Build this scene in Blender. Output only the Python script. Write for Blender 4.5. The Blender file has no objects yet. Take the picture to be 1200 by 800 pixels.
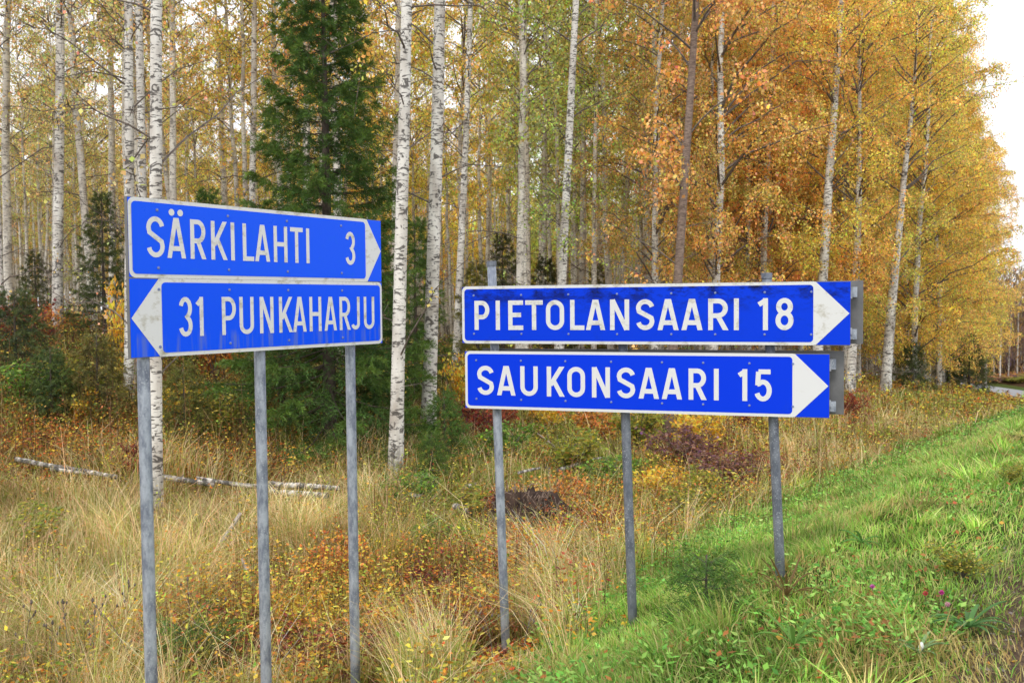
import bpy, math, random
import numpy as np
from mathutils import Vector, Matrix

scene = bpy.context.scene
COL = scene.collection

# ------------------------------------------------------------------ camera
F_PX, CAM_Z = 1100.0, 1.6            # focal length in pixels of the 1200 px wide photograph
HORIZON, ROLL = 353.5, 0.0088
PITCH = math.atan((400.0 - HORIZON) / F_PX)
cam_d = bpy.data.cameras.new("camera")
cam = bpy.data.objects.new("camera", cam_d)
COL.objects.link(cam)
cam_d.sensor_width = 36.0
cam_d.lens = 36.0 * F_PX / 1200.0
cam_d.clip_end = 3000.0
cam_d.dof.use_dof = True
cam_d.dof.focus_distance = 6.2
cam_d.dof.aperture_fstop = 5.6
_f = Vector((0, math.cos(PITCH), -math.sin(PITCH)))
_r = Vector((1, 0, 0))
_u = _r.cross(_f)
_r2 = _r * math.cos(ROLL) - _u * math.sin(ROLL)
_u2 = _r * math.sin(ROLL) + _u * math.cos(ROLL)
_m = Matrix((( _r2.x, _u2.x, -_f.x), (_r2.y, _u2.y, -_f.y), (_r2.z, _u2.z, -_f.z)))
cam.matrix_world = Matrix.Translation((0, 0, CAM_Z)) @ _m.to_4x4()
scene.camera = cam

# ------------------------------------------------------------------ light: bright overcast
EXPOSURE = 0.35
SKY_STRENGTH = 0.125
SUN_ELEV, SUN_ROT = math.radians(48), math.radians(200)
world = bpy.data.worlds.new("World")
scene.world = world
world.use_nodes = True
wn = world.node_tree
bg = wn.nodes["Background"]
sky = wn.nodes.new("ShaderNodeTexSky")
sky.sky_type = 'NISHITA'
sky.sun_disc = False
sky.sun_elevation = SUN_ELEV
sky.sun_rotation = SUN_ROT
sky.air_density = 1.0
sky.dust_density = 3.0
sky.ozone_density = 1.0
bw = wn.nodes.new("ShaderNodeRGBToBW")
cmb = wn.nodes.new("ShaderNodeMix"); cmb.data_type = 'RGBA'; cmb.inputs[0].default_value = 0.97
gain = wn.nodes.new("ShaderNodeMix"); gain.data_type = 'RGBA'; gain.inputs[0].default_value = 0.82
gain.inputs[7].default_value = (9.7, 9.9, 10.3, 1)      # the even cloud layer
wn.links.new(sky.outputs[0], bw.inputs[0])
wn.links.new(sky.outputs[0], cmb.inputs[6]); wn.links.new(bw.outputs[0], cmb.inputs[7])
wn.links.new(cmb.outputs[2], gain.inputs[6])
wn.links.new(gain.outputs[2], bg.inputs[0])
bg.inputs[1].default_value = SKY_STRENGTH
sun_d = bpy.data.lights.new("sun", 'SUN')
sun_d.energy = 1.0
sun_d.angle = math.radians(14)
sun_d.color = (1.0, 0.965, 0.91)
sun = bpy.data.objects.new("sun", sun_d)
COL.objects.link(sun)
_az = SUN_ROT
_sd = Vector((math.sin(_az) * math.cos(SUN_ELEV), math.cos(_az) * math.cos(SUN_ELEV), math.sin(SUN_ELEV)))
sun.rotation_euler = _sd.to_track_quat('Z', 'Y').to_euler()
scene.view_settings.view_transform = 'Standard'
scene.view_settings.look = 'None'
scene.view_settings.exposure = EXPOSURE
scene.view_settings.gamma = 1.0
scene.cycles.max_bounces = 6
scene.cycles.diffuse_bounces = 3
scene.cycles.glossy_bounces = 2
scene.cycles.transmission_bounces = 4

# ------------------------------------------------------------------ helpers
MR = np.array(_m)
def ray(px, py):
    d = MR @ np.array([(px - 600) / F_PX, -(py - 400) / F_PX, -1.0])
    return d                                    # depth along the optical axis = parameter
def unproj(px, py, D):
    return np.array([0, 0, CAM_Z]) + ray(px, py) * D
def project(P):
    q = (np.asarray(P, float) - np.array([0, 0, CAM_Z])) @ MR
    return 600 - F_PX * q[..., 0] / q[..., 2], 400 + F_PX * q[..., 1] / q[..., 2], -q[..., 2]

def s2l(c):
    c = np.asarray(c, float) / 255.0
    return np.where(c <= 0.04045, c / 12.92, ((c + 0.055) / 1.055) ** 2.4)

def link(o, parent=None):
    COL.objects.link(o)
    if parent is not None:
        o.parent = parent
    return o
def tag(o, label=None, cat=None, group=None, kind=None):
    if label: o['label'] = label
    if cat: o['category'] = cat
    if group: o['group'] = group
    if kind: o['kind'] = kind
    return o
def empty(name, loc, rz=0.0):
    o = bpy.data.objects.new(name, None)
    o.empty_display_size = 0.1
    o.location = loc; o.rotation_euler = (0, 0, rz)
    return link(o)
def copy_tree(o, parent=None):
    c = o.copy(); COL.objects.link(c); c.parent = parent
    for ch in KIDS.get(o.name, []):
        d = ch.copy(); COL.objects.link(d); d.parent = c
        for g in KIDS.get(ch.name, []):
            e = g.copy(); COL.objects.link(e); e.parent = d
    return c
KIDS = {}

def np_mesh(name, V, F, col=None, mats=(), smooth=False, mat_idx=None):
    """V (n,3); F (m,k) all faces with k corners; col (m,3) one colour a face."""
    me = bpy.data.meshes.new(name)
    V = np.ascontiguousarray(V, dtype=np.float32); F = np.ascontiguousarray(F, dtype=np.int32)
    m, k = F.shape
    me.vertices.add(len(V)); me.vertices.foreach_set("co", V.ravel())
    me.loops.add(m * k); me.loops.foreach_set("vertex_index", F.ravel())
    me.polygons.add(m)
    me.polygons.foreach_set("loop_start", np.arange(0, m * k, k, dtype=np.int32))
    me.polygons.foreach_set("loop_total", np.full(m, k, dtype=np.int32))
    if smooth:
        me.polygons.foreach_set("use_smooth", np.ones(m, dtype=bool))
    for mt in mats: me.materials.append(mt)
    if mat_idx is not None:
        me.polygons.foreach_set("material_index", np.asarray(mat_idx, dtype=np.int32))
    me.update(calc_edges=True)
    if col is not None:
        a = me.color_attributes.new("tint", 'FLOAT_COLOR', 'CORNER')
        c4 = np.ones((m, k, 4), dtype=np.float32); c4[:, :, :3] = np.asarray(col)[:, None, :]
        a.data.foreach_set("color", c4.ravel())
    return me
def np_obj(name, me, parent=None):
    return link(bpy.data.objects.new(name, me), parent)

class MB:
    """collects quads and triangles of plain shapes and links them as one mesh object"""
    def __init__(s): s.v = []; s.f = []
    def add(s, vs, fs):
        b = len(s.v); s.v += [tuple(map(float, v)) for v in vs]; s.f += [tuple(b + i for i in f) for f in fs]
    def box(s, c, ax, ay, az):
        c, ax, ay, az = map(np.asarray, (c, ax, ay, az))
        vs = [c + i * ax + j * ay + k * az for i in (-1, 1) for j in (-1, 1) for k in (-1, 1)]
        s.add(vs, [(0, 1, 3, 2), (4, 6, 7, 5), (0, 4, 5, 1), (2, 3, 7, 6), (0, 2, 6, 4), (1, 5, 7, 3)])
    def tube(s, pts, rad, n=8, caps=True):
        pts = [np.asarray(p, float) for p in pts]
        rings = []
        for i, p in enumerate(pts):
            t = pts[min(i + 1, len(pts) - 1)] - pts[max(i - 1, 0)]
            t = t / (np.linalg.norm(t) + 1e-9)
            a = np.cross(t, [0.13, 0.99, 0.05]) if abs(t[1]) < 0.9 else np.cross(t, [1, 0, 0.1])
            a /= np.linalg.norm(a); b = np.cross(t, a)
            r = rad[i] if hasattr(rad, '__len__') else rad
            rings.append([p + r * (math.cos(q) * a + math.sin(q) * b) for q in np.linspace(0, 2 * math.pi, n, endpoint=False)])
        vs = [v for r in rings for v in r]
        fs = []
        for i in range(len(pts) - 1):
            for j in range(n):
                k = (j + 1) % n
                fs.append((i * n + j, i * n + k, (i + 1) * n + k, (i + 1) * n + j))
        if caps:
            fs.append(tuple(range(n))[::-1]); fs.append(tuple((len(pts) - 1) * n + j for j in range(n)))
        s.add(vs, fs)
    def mesh(s, name, mat, smooth=False):
        me = bpy.data.meshes.new(name); me.from_pydata(s.v, [], s.f)
        if mat: me.materials.append(mat)
        if smooth:
            for p in me.polygons: p.use_smooth = True
        me.update()
        return me
    def build(s, name, mat, parent=None, smooth=False):
        return np_obj(name, s.mesh(name, mat, smooth), parent)

# ------------------------------------------------------------------ materials
def new_mat(name):
    m = bpy.data.materials.new(name); m.use_nodes = True
    nt = m.node_tree; b = nt.nodes["Principled BSDF"]
    return m, nt, b
def N(nt, t, **kw):
    n = nt.nodes.new(t)
    for k, v in kw.items(): setattr(n, k, v)
    return n
def noise(nt, scale, detail=4, rough=.6, vec=None, mapping=None, dist=0.0):
    n = N(nt, "ShaderNodeTexNoise"); n.inputs['Scale'].default_value = scale
    n.inputs['Detail'].default_value = detail; n.inputs['Roughness'].default_value = rough
    n.inputs['Distortion'].default_value = dist
    if mapping:
        mp = N(nt, "ShaderNodeMapping"); mp.inputs['Scale'].default_value = mapping
        nt.links.new(vec, mp.inputs[0]); nt.links.new(mp.outputs[0], n.inputs['Vector'])
    elif vec is not None: nt.links.new(vec, n.inputs['Vector'])
    return n
def ramp(nt, src, stops):
    r = N(nt, "ShaderNodeValToRGB")
    while len(r.color_ramp.elements) < len(stops): r.color_ramp.elements.new(0.5)
    for e, (p, c) in zip(r.color_ramp.elements, stops):
        e.position = p; e.color = (*c, 1) if len(c) == 3 else c
    nt.links.new(src, r.inputs[0]); return r
def mixc(nt, fac, a, b, mode='MIX'):
    m = N(nt, "ShaderNodeMix"); m.data_type = 'RGBA'; m.blend_type = mode
    for s, i in ((fac, 0), (a, 6), (b, 7)):
        if hasattr(s, 'links') or hasattr(s, 'is_output'): nt.links.new(s, m.inputs[i])
        else: m.inputs[i].default_value = s if i == 0 else ((*s, 1) if len(s) == 3 else s)
    return m.outputs[2]
def bump(nt, b, h, strength=.3, dist=.01):
    bp = N(nt, "ShaderNodeBump"); bp.inputs['Strength'].default_value = strength; bp.inputs['Distance'].default_value = dist
    nt.links.new(h, bp.inputs['Height']); nt.links.new(bp.outputs[0], b.inputs['Normal'])

def leaf_material(name, gloss=.5, trans=.4, use_obj=True, spec=.3):
    m, nt, b = new_mat(name)
    at = N(nt, "ShaderNodeAttribute", attribute_name="tint")
    c = at.outputs['Color']
    if use_obj:
        oi = N(nt, "ShaderNodeObjectInfo")
        c = mixc(nt, 1.0, c, oi.outputs['Color'], 'MULTIPLY')
    b.inputs['Roughness'].default_value = gloss
    b.inputs['Specular IOR Level'].default_value = spec
    nt.links.new(c, b.inputs['Base Color'])
    tr = N(nt, "ShaderNodeBsdfTranslucent"); nt.links.new(c, tr.inputs[0])
    mx = N(nt, "ShaderNodeMixShader"); mx.inputs[0].default_value = trans
    nt.links.new(b.outputs[0], mx.inputs[1]); nt.links.new(tr.outputs[0], mx.inputs[2])
    nt.links.new(mx.outputs[0], nt.nodes["Material Output"].inputs[0])
    return m

def birch_bark(name, white=(.80, .77, .71), marks=1.0):
    m, nt, b = new_mat(name)
    tc = N(nt, "ShaderNodeTexCoord"); oi = N(nt, "ShaderNodeObjectInfo")
    ad = N(nt, "ShaderNodeVectorMath", operation='ADD'); sc = N(nt, "ShaderNodeVectorMath", operation='SCALE')
    cx = N(nt, "ShaderNodeCombineXYZ")
    for i in range(3): nt.links.new(oi.outputs['Random'], cx.inputs[i])
    nt.links.new(cx.outputs[0], sc.inputs[0]); sc.inputs['Scale'].default_value = 37.0
    nt.links.new(tc.outputs['Object'], ad.inputs[0]); nt.links.new(sc.outputs[0], ad.inputs[1])
    v = ad.outputs[0]
    base = noise(nt, 3.0, 4, .6, v, (1, 1, .4))
    col = ramp(nt, base.outputs[0], [(.34, tuple(w * .60 for w in (white[0], white[1] * .93, white[2] * .88))), (.56, white)]).outputs[0]
    dash = noise(nt, 1.0, 2, .55, v, (7, 7, 34), .3)                   # the short horizontal lenticels
    dm = ramp(nt, dash.outputs[0], [(.57, (0, 0, 0)), (.62, (1, 1, 1))])
    patch = noise(nt, 1.0, 3, .6, v, (6, 6, 9), 1.2)                    # dark scars and fissures
    pm = ramp(nt, patch.outputs[0], [(.57, (0, 0, 0)), (.61, (1, 1, 1))])
    scar = noise(nt, 1.0, 4, .7, v, (4.5, 4.5, 3.2), 1.6)               # big black scars where old limbs fell
    sm_ = ramp(nt, scar.outputs[0], [(.635, (0, 0, 0)), (.665, (1, 1, 1))])
    b0 = N(nt, "ShaderNodeMath", operation='MAXIMUM')
    nt.links.new(dm.outputs[0], b0.inputs[0]); nt.links.new(sm_.outputs[0], b0.inputs[1])
    bigm = N(nt, "ShaderNodeMath", operation='MAXIMUM')
    nt.links.new(b0.outputs[0], bigm.inputs[0]); nt.links.new(pm.outputs[0], bigm.inputs[1])
    ml = N(nt, "ShaderNodeMath", operation='MULTIPLY'); ml.inputs[1].default_value = .88 * marks
    nt.links.new(bigm.outputs[0], ml.inputs[0])
    col = mixc(nt, ml.outputs[0], col, (.055, .045, .04))
    # rough dark bark at the foot of the trunk
    sp = N(nt, "ShaderNodeSeparateXYZ"); nt.links.new(tc.outputs['Object'], sp.inputs[0])
    foot = N(nt, "ShaderNodeMapRange"); foot.inputs[1].default_value = .75; foot.inputs[2].default_value = .1
    nt.links.new(sp.outputs[2], foot.inputs[0])
    fn = noise(nt, 1.0, 4, .65, v, (14, 14, 5))
    fm = N(nt, "ShaderNodeMath", operation='MULTIPLY'); nt.links.new(foot.outputs[0], fm.inputs[0])
    fr = ramp(nt, fn.outputs[0], [(.42, (0, 0, 0)), (.56, (.9, .9, .9))]); nt.links.new(fr.outputs[0], fm.inputs[1])
    col = mixc(nt, fm.outputs[0], col, (.05, .045, .04))
    nt.links.new(col, b.inputs['Base Color']); b.inputs['Roughness'].default_value = .75
    inv = N(nt, "ShaderNodeMath", operation='SUBTRACT'); inv.inputs[0].default_value = 1; nt.links.new(bigm.outputs[0], inv.inputs[1])
    bump(nt, b, inv.outputs[0], .35, .006)
    return m

def noisy_mat(name, c1, c2, scale=8, rough=.85, stretch=(1, 1, 1), bstr=.3, spec=.3, lo=.35, hi=.65):
    m, nt, b = new_mat(name)
    tc = N(nt, "ShaderNodeTexCoord")
    n = noise(nt, scale, 6, .65, tc.outputs['Object'], stretch)
    r = ramp(nt, n.outputs[0], [(lo, c1), (hi, c2)])
    nt.links.new(r.outputs[0], b.inputs['Base Color']); b.inputs['Roughness'].default_value = rough
    b.inputs['Specular IOR Level'].default_value = spec
    bump(nt, b, n.outputs[0], bstr, .01)
    return m

M = {}
M['leaf'] = leaf_material("birch_leaf", .45, .48, True, .5)
M['needle'] = leaf_material("spruce_needle", .55, .22)
M['grass'] = leaf_material("grass_blade", .6, .35, use_obj=False, spec=.25)
M['weed'] = leaf_material("weed_leaf", .55, .35, use_obj=False, spec=.25)
M['bark'] = birch_bark("birch_bark")
M['bark_far'] = birch_bark("birch_bark_pale", (.82, .77, .68), .75)
M['twig'] = noisy_mat("twig_bark", (.09, .072, .062), (.22, .18, .155), 12)
M['brownbark'] = noisy_mat("brown_bark", (.12, .08, .062), (.34, .25, .2), 4, stretch=(3, 3, 9), bstr=.6)
M['sprucebark'] = noisy_mat("spruce_bark", (.05, .04, .032), (.13, .10, .08), 9)
M['logbark'] = birch_bark("fallen_birch_bark", (.82, .76, .68), .75)
M['soil'] = noisy_mat("peat_soil", (.018, .011, .009), (.085, .05, .035), 7, bstr=1.0)
M['deadwood'] = noisy_mat("grey_deadwood", (.30, .25, .21), (.62, .56, .49), 5, stretch=(8, 1, 8))

def make_ground_mat():
    m, nt, b = new_mat("forest_ground")
    g = N(nt, "ShaderNodeNewGeometry"); at = N(nt, "ShaderNodeAttribute", attribute_name="tint")
    n1 = noise(nt, 9, 8, .7, g.outputs['Position']); n2 = noise(nt, 45, 5, .7, g.outputs['Position'])
    r1 = ramp(nt, n1.outputs[0], [(.32, (.35, .32, .30)), (.7, (1.25, 1.2, 1.15))])
    r2 = ramp(nt, n2.outputs[0], [(.35, (.55, .5, .45)), (.65, (1.3, 1.2, 1.05))])
    c = mixc(nt, 1.0, at.outputs['Color'], r1.outputs[0], 'MULTIPLY')
    c = mixc(nt, 1.0, c, r2.outputs[0], 'MULTIPLY')
    nt.links.new(c, b.inputs['Base Color']); b.inputs['Roughness'].default_value = .95
    b.inputs['Specular IOR Level'].default_value = .1
    bump(nt, b, n2.outputs[0], .8, .03)
    return m
M['ground'] = make_ground_mat()
M['asphalt'] = noisy_mat("asphalt", (.20, .20, .21), (.30, .30, .31), 30, .6, bstr=.2, spec=.5)
M['gravel'] = noisy_mat("shoulder_gravel", (.12, .095, .08), (.33, .28, .25), 40, .9, bstr=1.0)

# ------------------------------------------------------------------ terrain
CU, SU = .819, .574
def uv(x, y): return SU * x + CU * y, -CU * x + SU * y       # along the road, away from the road
def xy(u, v): return SU * u - CU * v, CU * u + SU * v
PW = [-300, -40, -14, -11.5, -8.2, 0, .6, 1.2, 1.9, 2.76, 3.6, 4.3, 5, 6, 7.5, 9.5, 11.8, 14.5, 19, 25, 40, 80, 600]
PA = [1, .4, -.5, -.7, -.02, 0, 0, -.02, -.09, -.48, -.75, -.98, -1.12, -1.1, -1.0, -.95, -.6, -.25, .45, .8, .6, .5, .5]
PB = [1, .4, -.5, -.7, -.02, 0, 0, -.03, -.15, -.5, -.75, -.96, -1.12, -.85, -.45, -.32, -.25, -.2, 0, .1, .2, .3, .3]
PC = [1, .4, -.5, -.7, -.02, 0, 0, -.03, -.15, -.5, -.75, -.96, -1.1, -1.0, -.75, -.55, -.5, -.5, -.5, -.5, -.4, -.2, 0]
BU = [-400, 8, 20, 34, 48, 60, 70, 80, 90, 100, 110, 118, 140, 220, 1000]
BZ = [0, 0, -.45, -1.25, -2.3, -3.4, -4.9, -6.5, -7.6, -8.2, -8.6, -8.85, -9.2, -9.6, -9.6]
def road_off(u): return np.where(u > 60, 15 * (np.clip(u - 60, 0, 130) / 50.0) ** 2, 0.0)
def wob(x, y):
    return (.5 * np.sin(1.3 * x + .7 * y) * np.sin(.9 * y - .5 * x + 1) + .3 * np.sin(2.9 * x + 1.1) * np.sin(3.3 * y + .4) + .2 * np.sin(6.1 * x - 2 * y) * np.sin(5.3 * y + x))
def height(x, y):
    x = np.asarray(x, float); y = np.asarray(y, float)
    u, v = uv(x, y)
    w = v - road_off(u)
    a = np.interp(w, PW, PA); b = np.interp(w, PW, PB); c = np.interp(w, PW, PC)
    t1 = np.clip((u - 12) / 18, 0, 1); t2 = np.clip((u - 32) / 22, 0, 1)
    t1 = t1 * t1 * (3 - 2 * t1); t2 = t2 * t2 * (3 - 2 * t2)
    p = (a * (1 - t1) + b * t1) * (1 - t2) + c * t2
    amp = np.interp(w, [.2, 3, 5, 9], [0, .02, .04, .11]) * (w > 0)
    return np.interp(u, BU, BZ) + p + amp * wob(x, y)
def at(px, py, lo=2.5, hi=160):
    """the terrain point seen at a pixel of the photograph"""
    D = np.geomspace(lo, hi, 1600); r = ray(px, py)
    X = r[0] * D; Y = r[1] * D; Z = CAM_Z + r[2] * D
    h = height(X, Y); k = np.argmax(Z < h)
    if Z[k] >= h[k]: k = len(D) - 1
    return np.array([X[k], Y[k], float(h[k])])
def ground_at(px, D):
    """point on the terrain in the picture column px at a depth"""
    r = ray(px, 460); x, y = r[0] * D, r[1] * D
    return np.array([x, y, float(height(x, y))])

# patches of different plant cover: (centre px, centre py, radius px, radius py, kind, weight)
ZONES = [
 (60, 620, 160, 48, 'straw', 2.2), (240, 640, 130, 50, 'straw', 2.2), (420, 600, 70, 35, 'straw', 1.5), (60, 750, 120, 45, 'straw', 1.4),
 (120, 690, 120, 40, 'olive', .7), (490, 590, 40, 25, 'olive', 1.2), (660, 690, 50, 70, 'straw', .9), (640, 740, 30, 30, 'straw', .9),
 (500, 640, 70, 35, 'olive', 1.5), (610, 620, 55, 22, 'orange', .8), (560, 650, 60, 25, 'yellow', .5), (90, 520, 100, 22, 'orange', 2.2), (20, 545, 50, 22, 'maroon', 1.0),
 (330, 740, 130, 50, 'yellow', 1.5), (470, 730, 90, 50, 'yellow', 1.5), (440, 790, 170, 26, 'maroon', 2.0), (520, 690, 50, 25, 'maroon', 1.3),
 (410, 680, 40, 25, 'orange', 1.0), (600, 700, 50, 40, 'orange', .9), (550, 770, 60, 30, 'orange', .8), (560, 490, 50, 15, 'maroon', 1.2),
 (700, 560, 90, 22, 'olive', 1.3), (720, 620, 60, 40, 'orange', .9), (770, 570, 50, 20, 'yellow', .7), (850, 550, 60, 20, 'maroon', 1.3), (860, 510, 80, 14, 'yellow', .7),
 (960, 540, 60, 16, 'straw', 1.2), (1040, 505, 70, 12, 'straw', 1.0), (1100, 480, 60, 8, 'olive', 1.2), (1010, 500, 40, 10, 'maroon', .5),
 (650, 510, 90, 16, 'olive', 1.2), (220, 500, 60, 20, 'olive', 1.3), (250, 560, 80, 15, 'orange', 1.2), (60, 460, 60, 20, 'olive', 1.2), (30, 390, 50, 20, 'maroon', 1.2),
 (800, 600, 40, 25, 'yellow', .5), (830, 575, 40, 16, 'orange', .6), (1180, 540, 60, 20, 'green', 1.0), (1175, 520, 30, 12, 'orange', .3)]
KINDS = ['green', 'olive', 'straw', 'yellow', 'orange', 'maroon', 'forest']
_Z = []
for (px, py, rx, ry, k, wt) in ZONES:
    p = at(px, py); D = p[1]; H = CAM_Z - p[2]
    _Z.append((p[0], p[1], rx * D / F_PX * 1.0, max(.35, ry * D * D / (H * F_PX)), KINDS.index(k), wt))
def cover(x, y):
    """weights (n, kinds) of plant cover at world points"""
    u, v = uv(x, y); w = v - road_off(u)
    W = np.zeros((len(x), len(KINDS)))
    edge = np.interp(u, [4, 6.5, 10, 200], [3.0, 3.5, 4.25, 4.3]) + .45 * wob(x * 1.3, y * 1.3)
    g = np.clip((edge - w) / .9 + .5, 0, 1)
    for (zx, zy, ra, rb, k, wt) in _Z:
        q = np.exp(-(((x - zx) / ra) ** 2 + ((y - zy) / rb) ** 2))
        W[:, k] += wt * q * (1 - g)
    W[:, 1] += .35 * (1 - g); W[:, 2] += .22 * (1 - g); W[:, 3] += .04 * (1 - g); W[:, 4] += .05 * (1 - g)
    W[:, 6] += 1.2 * np.clip((w - 10) / 8, 0, 1)
    W[:, 0] = W[:, 0] * (1 - g) + 3.0 * g
    far = np.clip((-w - 13) / 3, 0, 1); W[:, 0] *= 1 - far; W[:, 5] += 2 * far; W[:, 6] += 2 * far
    return W / W.sum(1, keepdims=True)
GROUNDC = np.array([s2l(c) for c in [(80, 105, 45), (95, 92, 45), (140, 112, 68), (110, 90, 45), (105, 72, 42), (70, 42, 34), (84, 72, 42)]])

def make_ground():
    def axis(a, b, fine0, fine1, step, grow=1.09):
        out = list(np.arange(fine0, fine1 + 1e-6, step)); s = step
        while out[-1] < b: s *= grow; out.append(min(b, out[-1] + s))
        s = step; low = [fine0]
        while low[-1] > a: s *= grow; low.append(max(a, low[-1] - s))
        return np.array(low[1:][::-1] + out)
    X = axis(-700, 700, -14, 24, .2); Y = axis(-300, 1500, 2, 34, .2)
    gx, gy = np.meshgrid(X, Y, indexing='ij')
    z = height(gx, gy)
    V = np.stack([gx, gy, z], -1).reshape(-1, 3)
    ny = len(Y); i, j = np.meshgrid(np.arange(len(X) - 1), np.arange(ny - 1), indexing='ij')
    a = (i * ny + j).ravel(); Fq = np.stack([a, a + ny, a + ny + 1, a + 1], 1)
    ctr = V[Fq].mean(1)
    col = cover(ctr[:, 0], ctr[:, 1]) @ GROUNDC
    u, v = uv(ctr[:, 0], ctr[:, 1]); w = v - road_off(u)
    sh = np.clip((.95 + .25 * wob(ctr[:, 0] * 2, ctr[:, 1] * 2) - w) / .3, 0, 1)[:, None] * (w > -9)[:, None]
    col = col * (1 - sh) + np.array([.16, .125, .10]) * sh
    me = np_mesh("ground", V, Fq, col, [M['ground']], smooth=True)
    o = np_obj("ground", me); tag(o, kind='structure')
    # the road: one sheet that follows the curve, 2 cm crown above the shoulder
    us = np.arange(-60, 190, 1.0)
    off = road_off(us)
    vs = []; fs = []
    for kq, (u_, o_) in enumerate(zip(us, off)):
        for wv in (-7.4, -4.2, -.95):
            x_, y_ = xy(u_, wv + o_)
            zz = float(np.interp(u_, BU, BZ)) + (.03 if wv == -4.2 else .012)
            vs.append((x_, y_, zz))
    for kq in range(len(us) - 1):
        for j in range(2):
            b = kq * 3 + j; fs.append((b, b + 1, b + 4, b + 3))
    r = MB(); r.add(vs, fs); tag(r.build("road", M['asphalt'], smooth=True), kind='structure')
    return o
make_ground()

# ------------------------------------------------------------------ road signs
def paint_mat(name, base, dirt, rough=.32, dlo=.55, dhi=.75, amt=.6, mildew=0.0, streak=.25, drip=0.0, spec=.12):
    m, nt, b = new_mat(name)
    tc = N(nt, "ShaderNodeTexCoord"); v = tc.outputs['Object']
    n1 = noise(nt, 1.0, 6, .7, v, (9, 9, 14)); r1 = ramp(nt, n1.outputs[0], [(dlo, (0, 0, 0)), (dhi, (amt,) * 3)])
    n2 = noise(nt, 1.0, 4, .6, v, (30, 30, 1.2)); r2 = ramp(nt, n2.outputs[0], [(.55, (0, 0, 0)), (.8, (streak,) * 3)])
    c = mixc(nt, r1.outputs[0], base, dirt)
    c = mixc(nt, r2.outputs[0], c, tuple(min(1, x * 1.0 + .025) for x in base))
    if mildew:
        n3 = noise(nt, 1.0, 8, .75, v, (4, 4, 9)); r3 = ramp(nt, n3.outputs[0], [(.47, (0, 0, 0)), (.60, (mildew,) * 3)])
        sp = N(nt, "ShaderNodeSeparateXYZ"); nt.links.new(v, sp.inputs[0])
        mr = N(nt, "ShaderNodeMapRange"); mr.inputs[1].default_value = .19; mr.inputs[2].default_value = .34
        nt.links.new(sp.outputs[2], mr.inputs[0])
        mu = N(nt, "ShaderNodeMath", operation='MULTIPLY'); nt.links.new(mr.outputs[0], mu.inputs[0]); nt.links.new(r3.outputs[0], mu.inputs[1])
        c = mixc(nt, mu.outputs[0], c, (.004, .006, .02))
    if drip:                                             # dirty run-off below the letters
        n4 = noise(nt, 1.0, 3, .6, v, (22, 22, 1.5)); r4 = ramp(nt, n4.outputs[0], [(.48, (0, 0, 0)), (.62, (drip,) * 3)])
        s4 = N(nt, "ShaderNodeSeparateXYZ"); nt.links.new(v, s4.inputs[0])
        m4 = N(nt, "ShaderNodeMapRange"); m4.inputs[1].default_value = .125; m4.inputs[2].default_value = .085; nt.links.new(s4.outputs[2], m4.inputs[0])
        u4 = N(nt, "ShaderNodeMath", operation='MULTIPLY'); nt.links.new(m4.outputs[0], u4.inputs[0]); nt.links.new(r4.outputs[0], u4.inputs[1])
        c = mixc(nt, u4.outputs[0], c, (.16, .22, .42))
    nt.links.new(c, b.inputs['Base Color'])
    rr = ramp(nt, n1.outputs[0], [(.3, (rough,) * 3), (.7, (rough + .2,) * 3)]); nt.links.new(rr.outputs[0], b.inputs['Roughness'])
    b.inputs['Specular IOR Level'].default_value = spec
    return m
def steel_mat(name, a, c):
    m, nt, b = new_mat(name)
    tc = N(nt, "ShaderNodeTexCoord"); v = tc.outputs['Object']
    n1 = noise(nt, 1.0, 5, .7, v, (22, 22, 9)); vo = N(nt, "ShaderNodeTexVoronoi"); vo.inputs['Scale'].default_value = 75
    nt.links.new(v, vo.inputs['Vector'])
    r = ramp(nt, n1.outputs[0], [(.40, a), (.60, c)])
    sp = ramp(nt, vo.outputs['Distance'], [(.15, (.5,) * 3), (.34, (0,) * 3)])
    n3 = noise(nt, 1.0, 3, .6, v, (5, 5, 3)); r3 = ramp(nt, n3.outputs[0], [(.42, (0,) * 3), (.56, (1,) * 3)])
    mu = N(nt, "ShaderNodeMath", operation='MULTIPLY'); nt.links.new(sp.outputs[0], mu.inputs[0]); nt.links.new(r3.outputs[0], mu.inputs[1])
    col = mixc(nt, mu.outputs[0], r.outputs[0], (.62, .65, .68))
    nt.links.new(col, b.inputs['Base Color']); b.inputs['Metallic'].default_value = .35; b.inputs['Roughness'].default_value = .55
    bump(nt, b, n1.outputs[0], .25, .003)
    return m
M['blue_a'] = paint_mat("sign_blue_bright", (.0, .10, 1.0), (.005, .14, .85), .25, amt=.5, streak=.14, spec=.2)
M['blue_a_low'] = paint_mat("sign_blue_bright_streaked", (.0, .09, .98), (.004, .12, .85), .3, amt=.35, streak=.16, drip=.5, spec=.18)
M['blue_b'] = paint_mat("sign_blue_deep", (.0005, .045, .72), (.004, .04, .45), .38, amt=.5, mildew=.95, streak=.06)
M['blue_c'] = paint_mat("sign_blue_deep_clean", (.0005, .042, .76), (.01, .06, .6), .38, amt=.3, streak=.05)
M['white'] = paint_mat("sign_white", (.74, .74, .72), (.36, .32, .20), .4, .53, .70, .85, streak=0)
M['white_clean'] = paint_mat("sign_white_clean", (.75, .75, .745), (.6, .58, .5), .4, .6, .8, .5, streak=0)
M['alu'] = noisy_mat("sign_back_aluminium", (.13, .13, .13), (.20, .20, .20), 6, .5, bstr=.1, spec=.5)
M['steel'] = steel_mat("galvanised_post", (.20, .225, .28), (.44, .48, .54))
M['steel_dark'] = steel_mat("weathered_post", (.13, .145, .18), (.24, .26, .30))  # darker steel: shade on two posts put into the colour; caps share it
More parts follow.
